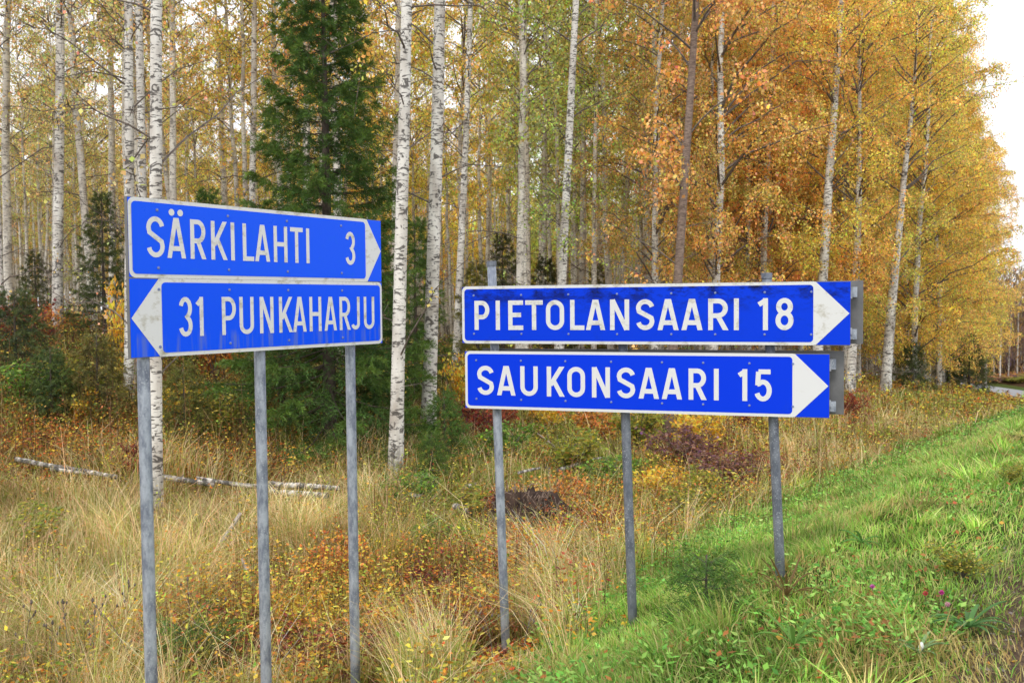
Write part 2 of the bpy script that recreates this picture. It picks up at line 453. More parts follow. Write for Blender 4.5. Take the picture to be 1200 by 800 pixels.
M['bolt'] = noisy_mat("bolt_head", (.10, .14, .35), (.22, .28, .5), 80, .4, spec=.5)

def arc(cx, cy, rx, ry, a0, a1, n=12):
    return [(cx + rx * math.cos(math.radians(a)), cy + ry * math.sin(math.radians(a))) for a in np.linspace(a0, a1, n)]
# centre-line strokes in a unit box; w = stroke half width in x units is taken off by inset
def glyph(ch, a, k):
    """a = glyph width / height; k = half stroke (in heights). Returns polylines in (x 0..a, y 0..1)."""
    l, r, b, t = k, a - k, k, 1 - k
    mx = a / 2; rr = min((r - l) / 2, .3)
    hx = (r - l) / 2
    if ch in 'AÄ':
        # legs meet at the apex; the bar at a third of the height
        p = [[(l * .9, 0), (mx - k * .25, 1)], [(mx + k * .25, 1), (r + k * .1, 0)]]
        yb = .24; xl = l + (mx - l) * yb; p.append([(xl, yb), (a - xl, yb)])
        return p
    if ch == 'I': return [[(mx, 0), (mx, 1)]]
    if ch == 'L': return [[(l, 0), (l, 1)], [(l, b), (a, b)]]
    if ch == 'T': return [[(0, t), (a, t)], [(mx, 0), (mx, t)]]
    if ch == 'H': return [[(l, 0), (l, 1)], [(r, 0), (r, 1)], [(l, .5), (r, .5)]]
    if ch == 'E': return [[(l, 0), (l, 1)], [(l, t), (a, t)], [(l, b), (a, b)], [(l, .51), (a * .86, .51)]]
    if ch == 'N': return [[(l, 0), (l, 1)], [(r, 0), (r, 1)], [(l + k * .15, 1 - k * .2), (r - k * .15, k * .2)]]
    if ch == 'K': return [[(l, 0), (l, 1)], [(r + k * .1, 1), (l + k * .6, .38)], [(l + (r - l) * .38, .52), (r + k * .2, 0)]]
    if ch == 'P':
        m_ = .44 - 0; h = (t - m_) / 2
        return [[(l, 0), (l, 1)], [(l, t), (r - min(h, hx * 1.0), t)] + arc(r - min(h, hx), m_ + h, min(h, hx), h, 90, -90) + [(l, m_)]]
    if ch == 'R':
        m_ = .46; h = (t - m_) / 2; q = min(h, hx)
        return [[(l, 0), (l, 1)], [(l, t), (r - q, t)] + arc(r - q, m_ + h, q, h, 90, -90) + [(l, m_)], [(mx - k * .1, m_), (r + k * .15, 0)]]
    if ch == 'U': return [[(l, 1), (l, hx * 1.0 + b)] + arc(mx, b + hx * 1.0, hx, hx * 1.0, 180, 360, 16) + [(r, 1)]]
    if ch == 'J': return [[(r, 1), (r, b + hx)] + arc(mx, b + hx, hx, hx, 0, -165, 12)]
    if ch == 'O': return [[(l, .5)] + [(l, t - hx)] + arc(mx, t - hx, hx, hx, 180, 0, 16) + [(r, b + hx)] + arc(mx, b + hx, hx, hx, 0, -180, 16) + [(l, .5)]]
    if ch == 'S':
        h = (t - b) / 4
        up = arc(mx, t - h, hx, h, 12, 180, 12) ; dn = arc(mx, b + h, hx, h, 0, -168, 12)
        mid = [(l + hx * .12, t - h - h * .5), (mx, .5), (r - hx * .12, b + h + h * .5)]
        return [up + mid + dn]
    if ch == '3':
        h1 = .225; h2 = (t - b) / 2 - h1
        return [arc(mx, t - h1, hx * .95, h1, 165, -60, 12) + [(mx + hx * .15, .54)], [(mx + hx * .1, .54)] + arc(mx, b + h2, hx, h2, 62, -165, 14)]
    if ch == '1': return [[(r, 0), (r, 1)], [(r, 1 - k * 1.0), (l * .4, .80)]]
    if ch == '5':
        h = .265
        return [[(r + k * .5, t), (l + k * .5, t)], [(l + k * .5, t), (l + k * .2, .50)], [(l, .535)] + arc(mx - hx * .05, b + h, hx * 1.05, h, 130, -160, 18)]
    if ch == '8':
        h1 = (t - b) / 2 * .46; h2 = (t - b) / 2 - h1
        return [arc(mx, t - h1, hx * .9, h1, -90, 270, 22), arc(mx, b + h2, hx, h2, 90, 450, 22)]
    return []

def stroke_mesh(mb, pts, k, to3, eps):
    """a flat ribbon of half width k along pts, mitred, one hair proud of the last one"""
    P = [np.array(p, float) for p in pts]
    Q = [P[0]]
    for p in P[1:]:
        if np.linalg.norm(p - Q[-1]) > 1e-5: Q.append(p)
    P = Q; n = len(P); L = []; R = []
    closed = np.linalg.norm(P[0] - P[-1]) < 1e-4
    for i in range(n):
        d0 = P[i] - P[i - 1] if i > 0 else (P[-1] - P[-2] if closed else P[1] - P[0])
        d1 = P[i + 1] - P[i] if i < n - 1 else (P[1] - P[0] if closed else P[i] - P[i - 1])
        d0 = d0 / np.linalg.norm(d0); d1 = d1 / np.linalg.norm(d1)
        t = d0 + d1; t /= np.linalg.norm(t); nn = np.array([-t[1], t[0]])
        c = max(.5, abs(nn @ np.array([-d0[1], d0[0]])))
        if i in (0, n - 1) and (abs(P[i][1]) < 1e-6 or abs(P[i][1] - 1) < 1e-6) and abs(t[1]) > .6:
            nn = np.array([-math.copysign(1.0, t[1]), 0.0]); c = abs(t[1])      # feet and heads of the letters are cut level
        L.append(P[i] + nn * k / c); R.append(P[i] - nn * k / c)
    vs = [to3(p, eps) for p in L] + [to3(p, eps) for p in R]
    mb.add(vs, [(i + 1, i, n + i, n + i + 1) for i in range(n - 1)])

def rounded(x0, x1, z0, z1, r, corners):
    """outline of a rectangle with chosen rounded corners: bl, br, tr, tl"""
    o = []
    for (cx, cz, a0, on, c0) in ((x0 + r, z0 + r, 180, 'bl' in corners, (x0, z0)), (x1 - r, z0 + r, 270, 'br' in corners, (x1, z0)),
                                 (x1 - r, z1 - r, 0, 'tr' in corners, (x1, z1)), (x0 + r, z1 - r, 90, 'tl' in corners, (x0, z1))):
        o += arc(cx, cz, r, r, a0, a0 + 90, 6) if on else [c0]
    return o

class Board:
    """a sign board in a vertical plane: local x along the width, z up, -y towards the reader"""
    def __init__(s, root, TL, ex, width, h, parent_inv):
        s.root, s.ex, s.w, s.h = root, ex, width, h
        s.o = TL - np.array([0, 0, h])                       # bottom-left corner in the world
        s.n = np.array([ex[1], -ex[0], 0.0])                 # towards the reader
    def st(s, px, py):
        r = ray(px, py); o = np.array([0, 0, CAM_Z])
        t = ((s.o - o) @ s.n) / (r @ s.n); p = o + r * t - s.o
        return p @ s.ex, p[2]
    def frame(s, name, mesh_name_parent):
        e = None

def build_sign(spec):
    """spec: dict with label, boards [...], posts [...]"""
    ex = spec['ex']; yaw = math.atan2(ex[1], ex[0])
    base = spec['base']
    root = empty("road_sign", base, yaw)
    tag(root, spec['label'], 'road sign', spec.get('group'))
    n = np.array([ex[1], -ex[0], 0.0])
    def loc(p):                                              # world -> root local
        d = np.asarray(p) - base
        return np.array([d @ ex, -(d @ n), d[2]])
    for bd in spec['boards']:
        b = Board(root, bd['TL'], ex, bd['w'], bd['h'], None)
        o = loc(b.o); w, h, th = bd['w'], bd['h'], .022
        pl = MB()                                            # the folded aluminium plate with a return flange
        pl.box((w / 2, th / 2 + .0005, h / 2), (w / 2, 0, 0), (0, th / 2, 0), (0, 0, h / 2))
        plate = pl.build("sign_board", M['alu'], root); plate.location = o
        s_arr = bd['arrow_s']                                # board coordinate where the arrow meets the field
        right = bd['dir'] == 'right'
        bw_ = .019
        # white sheet (border + arrow), blue ends, blue field: thin sheets, each proud of the last
        F_ = MB(); x0, x1 = (0, s_arr + .004) if right else (s_arr - .004, w)
        # white: field rectangle with rounded outer corners
        def sheet(mb, poly, y):
            vs = [(p[0], y, p[1]) for p in poly]; mb.add(vs, [tuple(range(len(vs)))])
        blue = bd['blue']
        e = MB(); sheet(e, [(0.001, .0035), (w - .001, .0035), (w - .001, h - .0035), (.001, h - .0035)], -.0010)
        np_obj("blue_sheet", e.mesh("blue_sheet", blue), plate)
        wh = MB()
        sheet(wh, rounded(x0 + .0015, x1 - .0015, .0002, h - .0002, .035, ('bl', 'tl') if right else ('br', 'tr')), -.0020)
        wo = np_obj("border", wh.mesh("border", bd['white']), plate)
        ar = MB(); hh = h - .004
        if right: pts = [(s_arr - .012, .002), (s_arr + .012, .002), (w - .006, h / 2), (s_arr + .012, h - .002), (s_arr - .012, h - .002)]
        else: pts = [(s_arr + .012, .002), (s_arr + .012, h - .002), (s_arr - .012, h - .002), (.006, h / 2), (s_arr - .012, .002)]
        sheet(ar, pts, -.0028)
        np_obj("arrow", ar.mesh("arrow", bd['white']), plate)
        fl = MB(); fx0, fx1 = (bw_, s_arr - .002) if right else (s_arr + .002, w - bw_)
        sheet(fl, rounded(fx0, fx1, bw_, h - bw_, .022, ('bl', 'br', 'tr', 'tl')), -.0036)
        np_obj("blue_field", fl.mesh("blue_field", blue), plate)
        k = bd['stroke'] / 2; cnt = 0
        z0, z1 = bd['zt'][0], bd['zt'][1]; ch_h = z1 - z0
        for (ch, pa, pb) in bd['text']:
            yy = bd['ymid']
            sa = b.st(pa, yy)[0]; sb = b.st(pb, yy)[0]
            a = (sb - sa) / ch_h
            kk = k / ch_h
            tx = MB()
            for pts in glyph(ch, a, kk):
                cnt += 1
                stroke_mesh(tx, pts, kk, lambda p, e_: (sa + p[0] * ch_h, -.0044 - e_, z0 + p[1] * ch_h), .00012 * (cnt % 7))
            if ch == 'Ä':
                for dx in (-.125, .125):
                    cnt += 1
                    sheet(tx, [(sa + (a / 2 + dx) * ch_h + .0165 * math.cos(q), z1 + .026 + .0165 * math.sin(q)) for q in np.linspace(0, 2 * math.pi, 14, endpoint=False)], -.0044 - .0001 * (cnt % 7))
            np_obj("letter", tx.mesh("letter", bd['white']), plate)
        bm_ = MB(); bm_.tube([(0, 0, 0), (0, -.0022, 0), (0, -.0035, 0)], [.0075, .0075, .004], 8)
        bme = bm_.mesh("bolt", M['bolt'])
        for (bs, bz) in bd['bolts']:
            bo = np_obj("bolt", bme, plate); bo.location = (bs * w, -.0040, bz * h)
        if bd.get('back'):
            # second board mounted on the far side of the posts, seen from behind, and the two clamping rails
            bk = MB(); ofs, up = bd['back']
            bk.box((w / 2 + ofs, .118, h / 2 + up), (w / 2, 0, 0), (0, .010, 0), (0, 0, h / 2))
            bo = bk.build("back_board", M['alu'], root); bo.location = o
            for zz in (.22, .78):
                rl = MB(); rl.box((w / 2 + .012, .0365, h * zz), (w / 2 - .002, 0, 0), (0, .0120, 0), (0, 0, .020)); rl.box((w + .010, .062, h * (zz - .5) * 1.18 + h / 2), (.028, 0, 0), (0, .026, 0), (0, 0, .030))
                ro = rl.build("mounting_rail", M['steel'], root); ro.location = o
    for p in spec['posts']:
        top, bot = loc(p['top']), loc(p['bottom'])
        pb = MB(); nseg = 6
        pb.tube([bot + (top - bot) * t for t in np.linspace(0, 1, nseg)], .030, 20)
        po = pb.build("post", p['mat'], root, smooth=False)
        for f in po.data.polygons: f.use_smooth = len(f.vertices) == 4
        cp = MB(); cp.tube([top + np.array([0, 0, -.022]), top + np.array([0, 0, .012])], .0335, 20)
        cp.build("post_cap", M['steel_dark'], po)
    return root

def edge_frame(TL, BL, TR, BR, Hm):
    """left/right depths from the apparent heights of a board stack of real height Hm"""
    DL = Hm * F_PX / (BL[1] - TL[1]); DR = Hm * F_PX / (BR[1] - TR[1])
    A = unproj(*TL, DL); B = unproj(*TR, DR); A2 = unproj(*BL, DL); B2 = unproj(*BR, DR)
    zt = (A[2] + B[2] + A2[2] + B2[2] + 2 * Hm) / 4
    a = np.array([(A[0] + A2[0]) / 2, (A[1] + A2[1]) / 2, zt]); b = np.array([(B[0] + B2[0]) / 2, (B[1] + B2[1]) / 2, zt])
    d = b - a; w = float(np.linalg.norm(d)); return a, d / w, w

def drop(p, depth=.25):
    q = np.array(p, float); q[2] = float(height(q[0], q[1])) - depth; return q

# --- the pair of boards on the left
Hs = .76
TL, ex, Wd = edge_frame((150, 230), (152, 420), (447, 259), (447, 402.5), Hs)
n1 = np.array([ex[1], -ex[0], 0.0])
def col_x(px, TLp, exx, yy, back):
    nn = np.array([exx[1], -exx[0], 0.0]); r = ray(px, yy); o = np.array([0, 0, CAM_Z]); q = TLp - nn * back
    t = ((q - o) @ nn) / (r @ nn); return o + r * t
posts = []
for px in (168.5, 305.0, 411.0):
    p = col_x(px, TL, ex, 450, .056); top = p.copy(); top[2] = TL[2] - .03
    posts.append(dict(top=top, bottom=drop(p), mat=M['steel']))
tA = [('S', 171.2, 192.3), ('Ä', 195.5, 216.7), ('R', 222.5, 240.3), ('K', 246.7, 265), ('I', 269.5, 274.5), ('L', 283.8, 296.8), ('A', 298.3, 315.3), ('H', 320, 336), ('T', 339.5, 354.3), ('I', 358, 362), ('3', 403.8, 415.4)]
tB = [('3', 208.7, 224.8), ('1', 229.3, 237.7), ('P', 259.3, 275.8), ('U', 280, 296.8), ('N', 303.8, 320), ('K', 326.3, 341.7), ('A', 342.8, 358.2), ('H', 362, 376), ('A', 379.5, 393.8), ('R', 397.2, 409.8), ('J', 410.7, 420.9), ('U', 425.7, 438)]
bA = Board(None, TL, ex, Wd, Hs / 2, None)
TLb = TL - np.array([0, 0, Hs / 2 + .001])
bB = Board(None, TLb, ex, Wd, Hs / 2 - .001, None)
zS = (bA.st(230, 303.5)[1], bA.st(230, 257.5)[1]); zP = (bB.st(266, 392.2)[1], bB.st(290, 347.8)[1])
print("sign1 text z", zS, zP, "w", Wd)
bolts = [(x, z) for x in (.09, .33, .56, .80) for z in (.86, .13)]
build_sign(dict(label="blue double sign reading SÄRKILAHTI 3 over 31 PUNKAHARJU on three galvanised posts", ex=ex,
    base=np.array([*(TL + ex * Wd / 2 - n1 * .056)[:2], float(height(*(TL + ex * Wd / 2)[:2]))]), group="road direction signs", posts=posts,
    boards=[dict(TL=TL, w=Wd, h=Hs / 2 , dir='right', arrow_s=bA.st(428, 290)[0], blue=M['blue_a'], white=M['white'], text=tA, stroke=.0238, ymid=285, zt=zS, bolts=bolts),
            dict(TL=TLb, w=Wd, h=Hs / 2 - .001, dir='left', arrow_s=bB.st(189, 370)[0], blue=M['blue_a_low'], white=M['white'], text=tB, stroke=.0228, ymid=368, zt=zP, bolts=bolts)]))
for P in (TL, TL + ex * Wd, TL - [0, 0, Hs], TL + ex * Wd - [0, 0, Hs]): print("sign1", [round(float(q), 1) for q in project(P)])

# --- the pair of boards in the middle
Ha = .38
TL2, ex2, W2 = edge_frame((541, 336), (542, 402.5), (996.5, 329), (997, 404.5), Ha)
TL3, _e, W3 = edge_frame((544.5, 411), (545.5, 476.5), (971.5, 414), (972, 492), Ha)
n2 = np.array([ex2[1], -ex2[0], 0.0])
B3 = Board(None, TL3, _e, W3, Ha, None)
# both boards share one plane: refit the lower one on the upper one's plane
o3 = Board(None, TL2, ex2, W2, Ha, None)
s0, z0 = o3.st(544.8, 411.5); s1, z1 = o3.st(972, 414); sb0, zb0 = o3.st(545.5, 476.5); sb1, zb1 = o3.st(972, 491.5)
zt3 = (z0 + z1) / 2; zb3 = (zb0 + zb1) / 2
TL3 = o3.o + ex2 * ((s0 + sb0) / 2) + np.array([0, 0, zt3]); W3 = (s1 + sb1 - s0 - sb0) / 2; H3 = zt3 - zb3
print("sign2", W2, W3, H3)
bC = o3; bD = Board(None, TL3, ex2, W3, H3, None)
tC = [('P', 556.3, 573.8), ('I', 580.8, 586.5), ('E', 595.8, 613.3), ('T', 615.8, 636.3), ('O', 640, 661.3), ('L', 668.3, 685), ('A', 687, 709), ('N', 715, 737.5), ('S', 745.5, 767), ('A', 771, 795), ('A', 799, 823), ('R', 830, 853), ('I', 860, 866), ('1', 888, 900), ('8', 908.8, 930)]
tD = [('S', 559.5, 579), ('A', 583, 604), ('U', 610, 630.5), ('K', 641, 661), ('O', 665, 685.8), ('N', 693.8, 715), ('S', 723, 744.5), ('A', 748.8, 772), ('A', 776, 799), ('R', 807, 827.5), ('I', 836, 843), ('1', 865, 875.8), ('5', 884.5, 904.5)]
zC = (bC.st(600, 386.5)[1], bC.st(600, 352)[1]); zD = (bD.st(700, 465.5)[1], bD.st(700, 430)[1])
posts = []
for (pt, ptp, pb, pbp, mt) in ((576, 308, 593, 765, 'steel'), (728, 345, 742, 745, 'steel_dark'), (898.5, 322, 915, 684, 'steel_dark')):
    top = col_x(pt, TL2, ex2, ptp, .084)
    # the post leans: its foot is where the column of the photograph meets the bank
    bot = col_x(pb, TL2, ex2, pbp, .084); print("post foot", bot, height(bot[0], bot[1])); mid = top + (bot - top) * 1.12
    posts.append(dict(top=top, bottom=mid, mat=M[mt]))
bl2 = [(x, z) for x in (.035, .17, .30, .43, .57, .68, .80, .91) for z in (.84, .17)]
build_sign(dict(label="blue double sign reading PIETOLANSAARI 18 over SAUKONSAARI 15 on three leaning posts", ex=ex2,
    base=np.array([*(TL2 + ex2 * W2 / 2 - n2 * .084)[:2], float(height(*(TL2 + ex2 * W2 / 2)[:2]))]), group="road direction signs", posts=posts,
    boards=[dict(TL=TL2, w=W2, h=Ha, dir='right', arrow_s=bC.st(953.5, 366)[0], blue=M['blue_b'], white=M['white'], text=tC, stroke=.0295, ymid=368, zt=zC, bolts=bl2, back=(.075, .004)),
            dict(TL=TL3, w=W3, h=H3, dir='right', arrow_s=bD.st(929, 455)[0], blue=M['blue_c'], white=M['white_clean'], text=tD, stroke=.0295, ymid=448, zt=zD, bolts=bl2, back=(.085, .012))]))
for P in (TL2, TL2 + ex2 * W2, TL3 - [0, 0, H3], TL3 + ex2 * W3 - [0, 0, H3]): print("sign2", [round(float(q), 1) for q in project(P)])

# ------------------------------------------------------------------ trees
def kites(C, Dv, Nv, L, Wd):
    """leaf kites: centre of the base C, direction Dv, side vector Nv, length, width -> V (4n,3), F (n,4)"""
    n = len(C); V = np.empty((n, 4, 3))
    L = L[:, None]; Wd = Wd[:, None]
    V[:, 0] = C; V[:, 1] = C + Dv * L * .42 + Nv * Wd * .5; V[:, 2] = C + Dv * L; V[:, 3] = C + Dv * L * .42 - Nv * Wd * .5
    return V.reshape(-1, 3), np.arange(4 * n).reshape(n, 4)
def unit(v): return v / (np.linalg.norm(v, axis=-1, keepdims=True) + 1e-9)
def leaf_tints(rs, n, hue=.16, val=.30):
    b = np.exp(rs.normal(0, val, n)); h = rs.normal(0, hue, n)
    return np.stack([b * np.exp(h * .6), b * np.exp(-h), b * np.exp(rs.normal(0, .3, n))], 1)

def birch_meshes(seed, H, r0, c0, cr, nb, nleaf, lsize, droop, lean=.0, bare=0, shape='forest', sides=10, dead=False, hang=1.0, wander=.10):
    """trunk, branches and leaves of one birch; c0 = height where the crown starts, cr its radius, bare = leafless limbs below it"""
    rs = np.random.RandomState(seed)
    K = 14; zs = np.linspace(0, 1, K) ** 1.15 * H
    wob_ = np.cumsum(rs.normal(0, wander, (K, 2)), 0) * (zs / H)[:, None]; wob_[0] = 0
    path = np.stack([wob_[:, 0] + lean * zs, wob_[:, 1], zs], 1)
    rad = r0 * (1 - zs / H) ** .85 + .008; rad[0] *= 1.22; 
    tm = MB(); tm.tube([path[0] - [0, 0, .4]] + list(path), [rad[0] * 1.15] + list(rad), sides)
    tp = lambda z: np.array([np.interp(z, zs, path[:, i]) for i in range(3)])
    br = MB(); tw_pts = []
    tot = nb + bare
    for i in range(tot):
        isb = i >= nb
        if isb: z = rs.uniform(.12, 1) * c0
        else: z = c0 + (H * .985 - c0) * (rs.rand() ** (1.15 if shape == 'forest' else 1.0))
        q = (z - c0) / (H - c0)
        if isb: L = rs.uniform(.5, 2.4)
        elif shape == 'forest': L = cr * (.35 + .9 * math.sin(math.pi * min(1, (1 - q) ** .8)) ** .8) * rs.uniform(.6, 1.1)
        else: L = cr * (1.0 - q) ** .55 * (.75 + .5 * min(1, q * 5)) * rs.uniform(.65, 1.12)
        az = i * 2.39996 + rs.normal(0, .3)
        up = rs.uniform(.7, 1.3) if not isb else rs.uniform(.15, 1.1)
        d = np.array([math.cos(az), math.sin(az), 0]); ts = np.linspace(0, 1, 6)
        jit = rs.normal(0, .05 * L, (6, 3)) * ts[:, None]
        P = tp(z) + d * (L * ts)[:, None] + np.array([0, 0, 1.0]) * (L * (up * ts - droop * ts ** 2))[:, None] + jit
        rb = max(.006, .010 + .008 * L) * (.6 if isb else 1)
        br.tube(list(P), list(rb * (1 - ts * .85)), 4, caps=False)
        ntw = int((3 if isb else 6) + L * 2.2)
        for j in range(ntw):
            s = rs.uniform(.25, 1); b0 = np.array([np.interp(s, ts, P[:, a]) for a in range(3)])
            a2 = az + rs.normal(0, 1.1)
            tl = rs.uniform(.35, 1.0) * (1.15 - .5 * s) * (1 if not isb else .6)
            e = b0 + np.array([math.cos(a2), math.sin(a2), 0]) * tl * rs.uniform(.4, .9) + np.array([0, 0, (rs.uniform(-.1, .5)) * tl])
            g = e + np.array([math.cos(a2) * .12, math.sin(a2) * .12, -hang * rs.uniform(.2, .9)]) * tl
            br.tube([b0, e, g], [.007, .0045, .0025], 3, caps=False)
            if not isb or rs.rand() < .22: tw_pts.append((b0, e, g, tl))
    tmesh = tm.mesh("trunk", None, True); bmesh_ = br.mesh("branches", M['twig'])
    B0 = np.array([t[0] for t in tw_pts]); E = np.array([t[1] for t in tw_pts]); G = np.array([t[2] for t in tw_pts])
    w = np.array([t[3] for t in tw_pts]); idx = rs.choice(len(tw_pts), nleaf, p=w / w.sum())
    t = rs.uniform(.1, 2.05, nleaf)[:, None]
    C = np.where(t < 1, B0[idx] * (1 - t) + E[idx] * t, E[idx] * (2 - t) + G[idx] * (t - 1))
    C = C + rs.normal(0, .07, (nleaf, 3))
    dv = unit(rs.normal(0, .6, (nleaf, 3)) + np.array([0, 0, -.7])); nv = unit(np.cross(dv, rs.normal(0, 1, (nleaf, 3))))
    ls = lsize * rs.uniform(.5, 1.45, nleaf)
    V, F = kites(C, dv, nv, ls, ls * .8)
    clump = np.exp(rs.normal(0, .16, len(tw_pts)))[idx][:, None]
    lm = np_mesh("crown", V, F, leaf_tints(rs, nleaf) * clump, [M['leaf']])
    return tmesh, bmesh_, lm

def mk_birch(meshes, bark, name="birch_tree"):
    root = bpy.data.objects.new(name, None); root.empty_display_size = .2
    tmesh, bme, lm = meshes
    tme = tmesh.copy(); tme.materials.append(bark)
    tr = bpy.data.objects.new("trunk", tme); br = bpy.data.objects.new("branches", bme); cr = bpy.data.objects.new("crown", lm)
    return root, [tr, br, cr]
def place_birch(proto, loc, rz, sc, color, label, group=None, tilt=(0, 0)):
    root, parts = proto
    r = root.copy(); COL.objects.link(r); r.location = loc; r.rotation_euler = (tilt[0], tilt[1], rz)
    r.scale = (sc if hasattr(sc, '__len__') else (sc, sc, sc))
    tag(r, label, 'birch tree', group)
    for p in parts:
        c = p.copy(); COL.objects.link(c); c.parent = r
        c.color = (*color, 1)
        if p.name.startswith("crown"): c['kind'] = 'stuff'
        if p.name.startswith("branches"): c['kind'] = 'stuff'
    return r

def lin(c, k=1.0): return tuple(float(q) * k for q in s2l(c))
LK = 1.15
GOLD, YEL, OLV, ORG, MUS, PALE = (.90, .66, .15), (.92, .68, .13), (.66, .64, .17), (.95, .55, .17), (.76, .61, .21), (.5, .35, .2)
def jitter(rs, c, s=.12):
    return tuple(min(1, q * math.exp(rs.normal(0, s))) for q in c)

FOREST = [mk_birch(birch_meshes(100 + i, 19 + i % 3, .100 + .010 * (i % 3), 6.0 + .9 * (i % 4), 2.0, 46, 7600, .078, .35, bare=7, sides=8), M['bark_far']) for i in range(6)]
EDGE = [mk_birch(birch_meshes(200 + i, 17 + i % 3, .118, (1.5, 2.0, 2.5, .9)[i], 3.1, 84, 50000, .060, .55, bare=3, shape='edge', hang=1.5, sides=8), M['bark']) for i in range(4)]

rsF = np.random.RandomState(7)
# birches one can tell apart: (px at base, py at base or None, depth, trunk px at top of frame, trunk radius, crown start, colour, label)
near = [
 (3, 14.5+6, .085, 2, 5.5, MUS, "slender grey-white birch cut by the left edge of the photograph", 3),
 (68, 21.0, .115, 78, 5.0, MUS, "straight white birch standing alone beside maroon bushes left of the double sign", 75),
 (152, 17.0, .088, 157, 6.0, MUS, "thin birch, outer one of three trunks behind the SÄRKILAHTI board", 0),
 (171, 19.0, .092, 171, 6.5, MUS, "middle birch of the three trunks above the SÄRKILAHTI board", 0),
 (178, 11.0, .072, 190, 6.5, MUS, "clean white birch whose foot shows beside the outermost post of the SÄRKILAHTI sign", 0),
 (296, 26.0, .105, 302, 6.0, GOLD, "pinkish birch rising behind the SÄRKILAHTI board just beside the big spruce", 0),
 (462, 13.7, .098, 479, 7.5, YEL, "white birch with a split at its foot, right beside the big spruce", 0),
 (500, 16.5, .125, 521, 7.5, YEL, "thickest white birch, with heavy black bark scars, between the two signs", 0),
 (533, 24.0, .100, 555, 6.5, YEL, "wavy birch trunk coming up just left of the PIETOLANSAARI board", 0),
 (651, 22.0, .105, 673, 3.6, OLV, "white birch with green-yellow leaves behind the PIETOLANSAARI board", 0),
 (954, 27.5, .155, 982, 3.4, GOLD, "tall leaning white birch behind the arrow of the PIETOLANSAARI board", 0),
 (996, 28.5, .150, 1012, 3.0, GOLD, "birch with its foot beside the end of the SAUKONSAARI board", 0),
 (1037, 31.0, .175, 1062, 2.4, GOLD, "thick dark-scarred birch at the edge of the grassy bank right of the signs", 0),
]
for i, (px, D, r0, ptop, c0, colr, lab, _x) in enumerate(near):
    g = ground_at(px, D); H = {11: 11.5, 12: 12.5}.get(i, 19 + (i * 7 % 5))
    top = unproj(ptop, 0, D); hz = top[2] - g[2]; lean = (top[0] - g[0]) / hz
    edge = i >= 10
    ms = birch_meshes(300 + i, H, r0, c0, 1.7 if not edge else 2.4, 34 if not edge else 60, 5200 if not edge else 30000, .055, .4, lean=lean, bare=10 if not edge else 2, wander=.035, sides=14)
    p = mk_birch(ms, M['bark'])
    place_birch(p, tuple(g), 0, 1.0, jitter(rsF, colr, .05), lab, "birches at the front edge of the forest")
# the brown-barked tree in the middle
g = ground_at(781, 17.5); top = unproj(812, 0, 17.5)
ms = birch_meshes(330, 18, .088, 4.5, 1.8, 34, 9000, .07, .4, lean=(top[0] - g[0]) / (top[2] - g[2]), bare=8, wander=.03, sides=12)
place_birch(mk_birch(ms, M['brownbark']), tuple(g), 0, 1, ORG, "brown-barked birch with orange leaves passing behind the SAARI letters", "birches at the front edge of the forest")

def zone_colour(px, rs):
    tb = [(-200, MUS), (150, MUS), (330, GOLD), (430, YEL), (560, YEL), (620, OLV), (740, OLV), (800, ORG), (920, ORG), (990, GOLD), (1200, GOLD)]
    xs = [t[0] for t in tb]; q = px + rs.normal(0, 35)
    return jitter(rs, tuple(np.interp(q, xs, [t[1][k] for t in tb]) for k in range(3)), .09)

def region(px):
    for lim, t in ((140, "left of the SÄRKILAHTI board"), (300, "behind the left half of the SÄRKILAHTI board"), (452, "behind the spruce and the right half of the SÄRKILAHTI board"),
                   (545, "in the gap between the two signs"), (660, "above the PIET letters"), (770, "above the LANS letters"), (870, "above the AARI letters"), (1005, "above the 18 and the white arrow of PIETOLANSAARI"), (9999, "between the signs and the road bend")):
        if px < lim: return t
EDGE_TREES = []
# the deeper forest: trees scattered at least 1.3 m apart
pts = [unproj(n_[0], 460, n_[1])[:2] for n_ in near] + [unproj(781, 460, 17.5)[:2]]
cand = 0; placed = []
while len(placed) < 242 and cand < 60000:
    cand += 1
    D = 19 + 52 * rsF.rand() ** .85; px = rsF.uniform(-130, 1230)
    p = unproj(px, 460, D); x, y = p[0], p[1]; u, v = uv(x, y); w = v - float(road_off(u))
    wmin = 9.2 if u > 24 else 11.5 if px > 560 else 13.5
    if w < wmin: continue
    if D < 24 and (px < 330 and px > 20 and rsF.rand() < .8): continue
    if 300 < px < 480 and D < 22: continue
    md = 1.35 + D * .006
    if any((x - a) ** 2 + (y - b) ** 2 < md * md for a, b in pts): continue
    pts.append((x, y)); placed.append((x, y, px, D, w))
for i, (x, y, px, D, w) in enumerate(placed):
    z = float(height(x, y)); rz = rsF.uniform(0, 6.28); s = rsF.uniform(.82, 1.12)
    colr = zone_colour(px, rsF)
    if px < 560 and D > 34: s *= .86 if px > 340 else .78
    if w < 12.5 and px > 640 and D > 24:
        EDGE_TREES.append((uv(x, y)[0], colr)); EDGE_TREES[-1] += (place_birch(EDGE[i % 3], (x, y, z), rz, s * .95, colr, "golden birch with leaves hanging down to the bank along the forest edge", "leafy birches along the forest edge", (rsF.normal(0, .02), rsF.normal(0, .02))),)
    else:
        place_birch(FOREST[i % 6], (x, y, z), rz, (s, s, s * rsF.uniform(.9, 1.1)), colr, "slender pale forest birch " + region(px), "slender birches " + region(px), (rsF.normal(0, .025), rsF.normal(0, .025)))
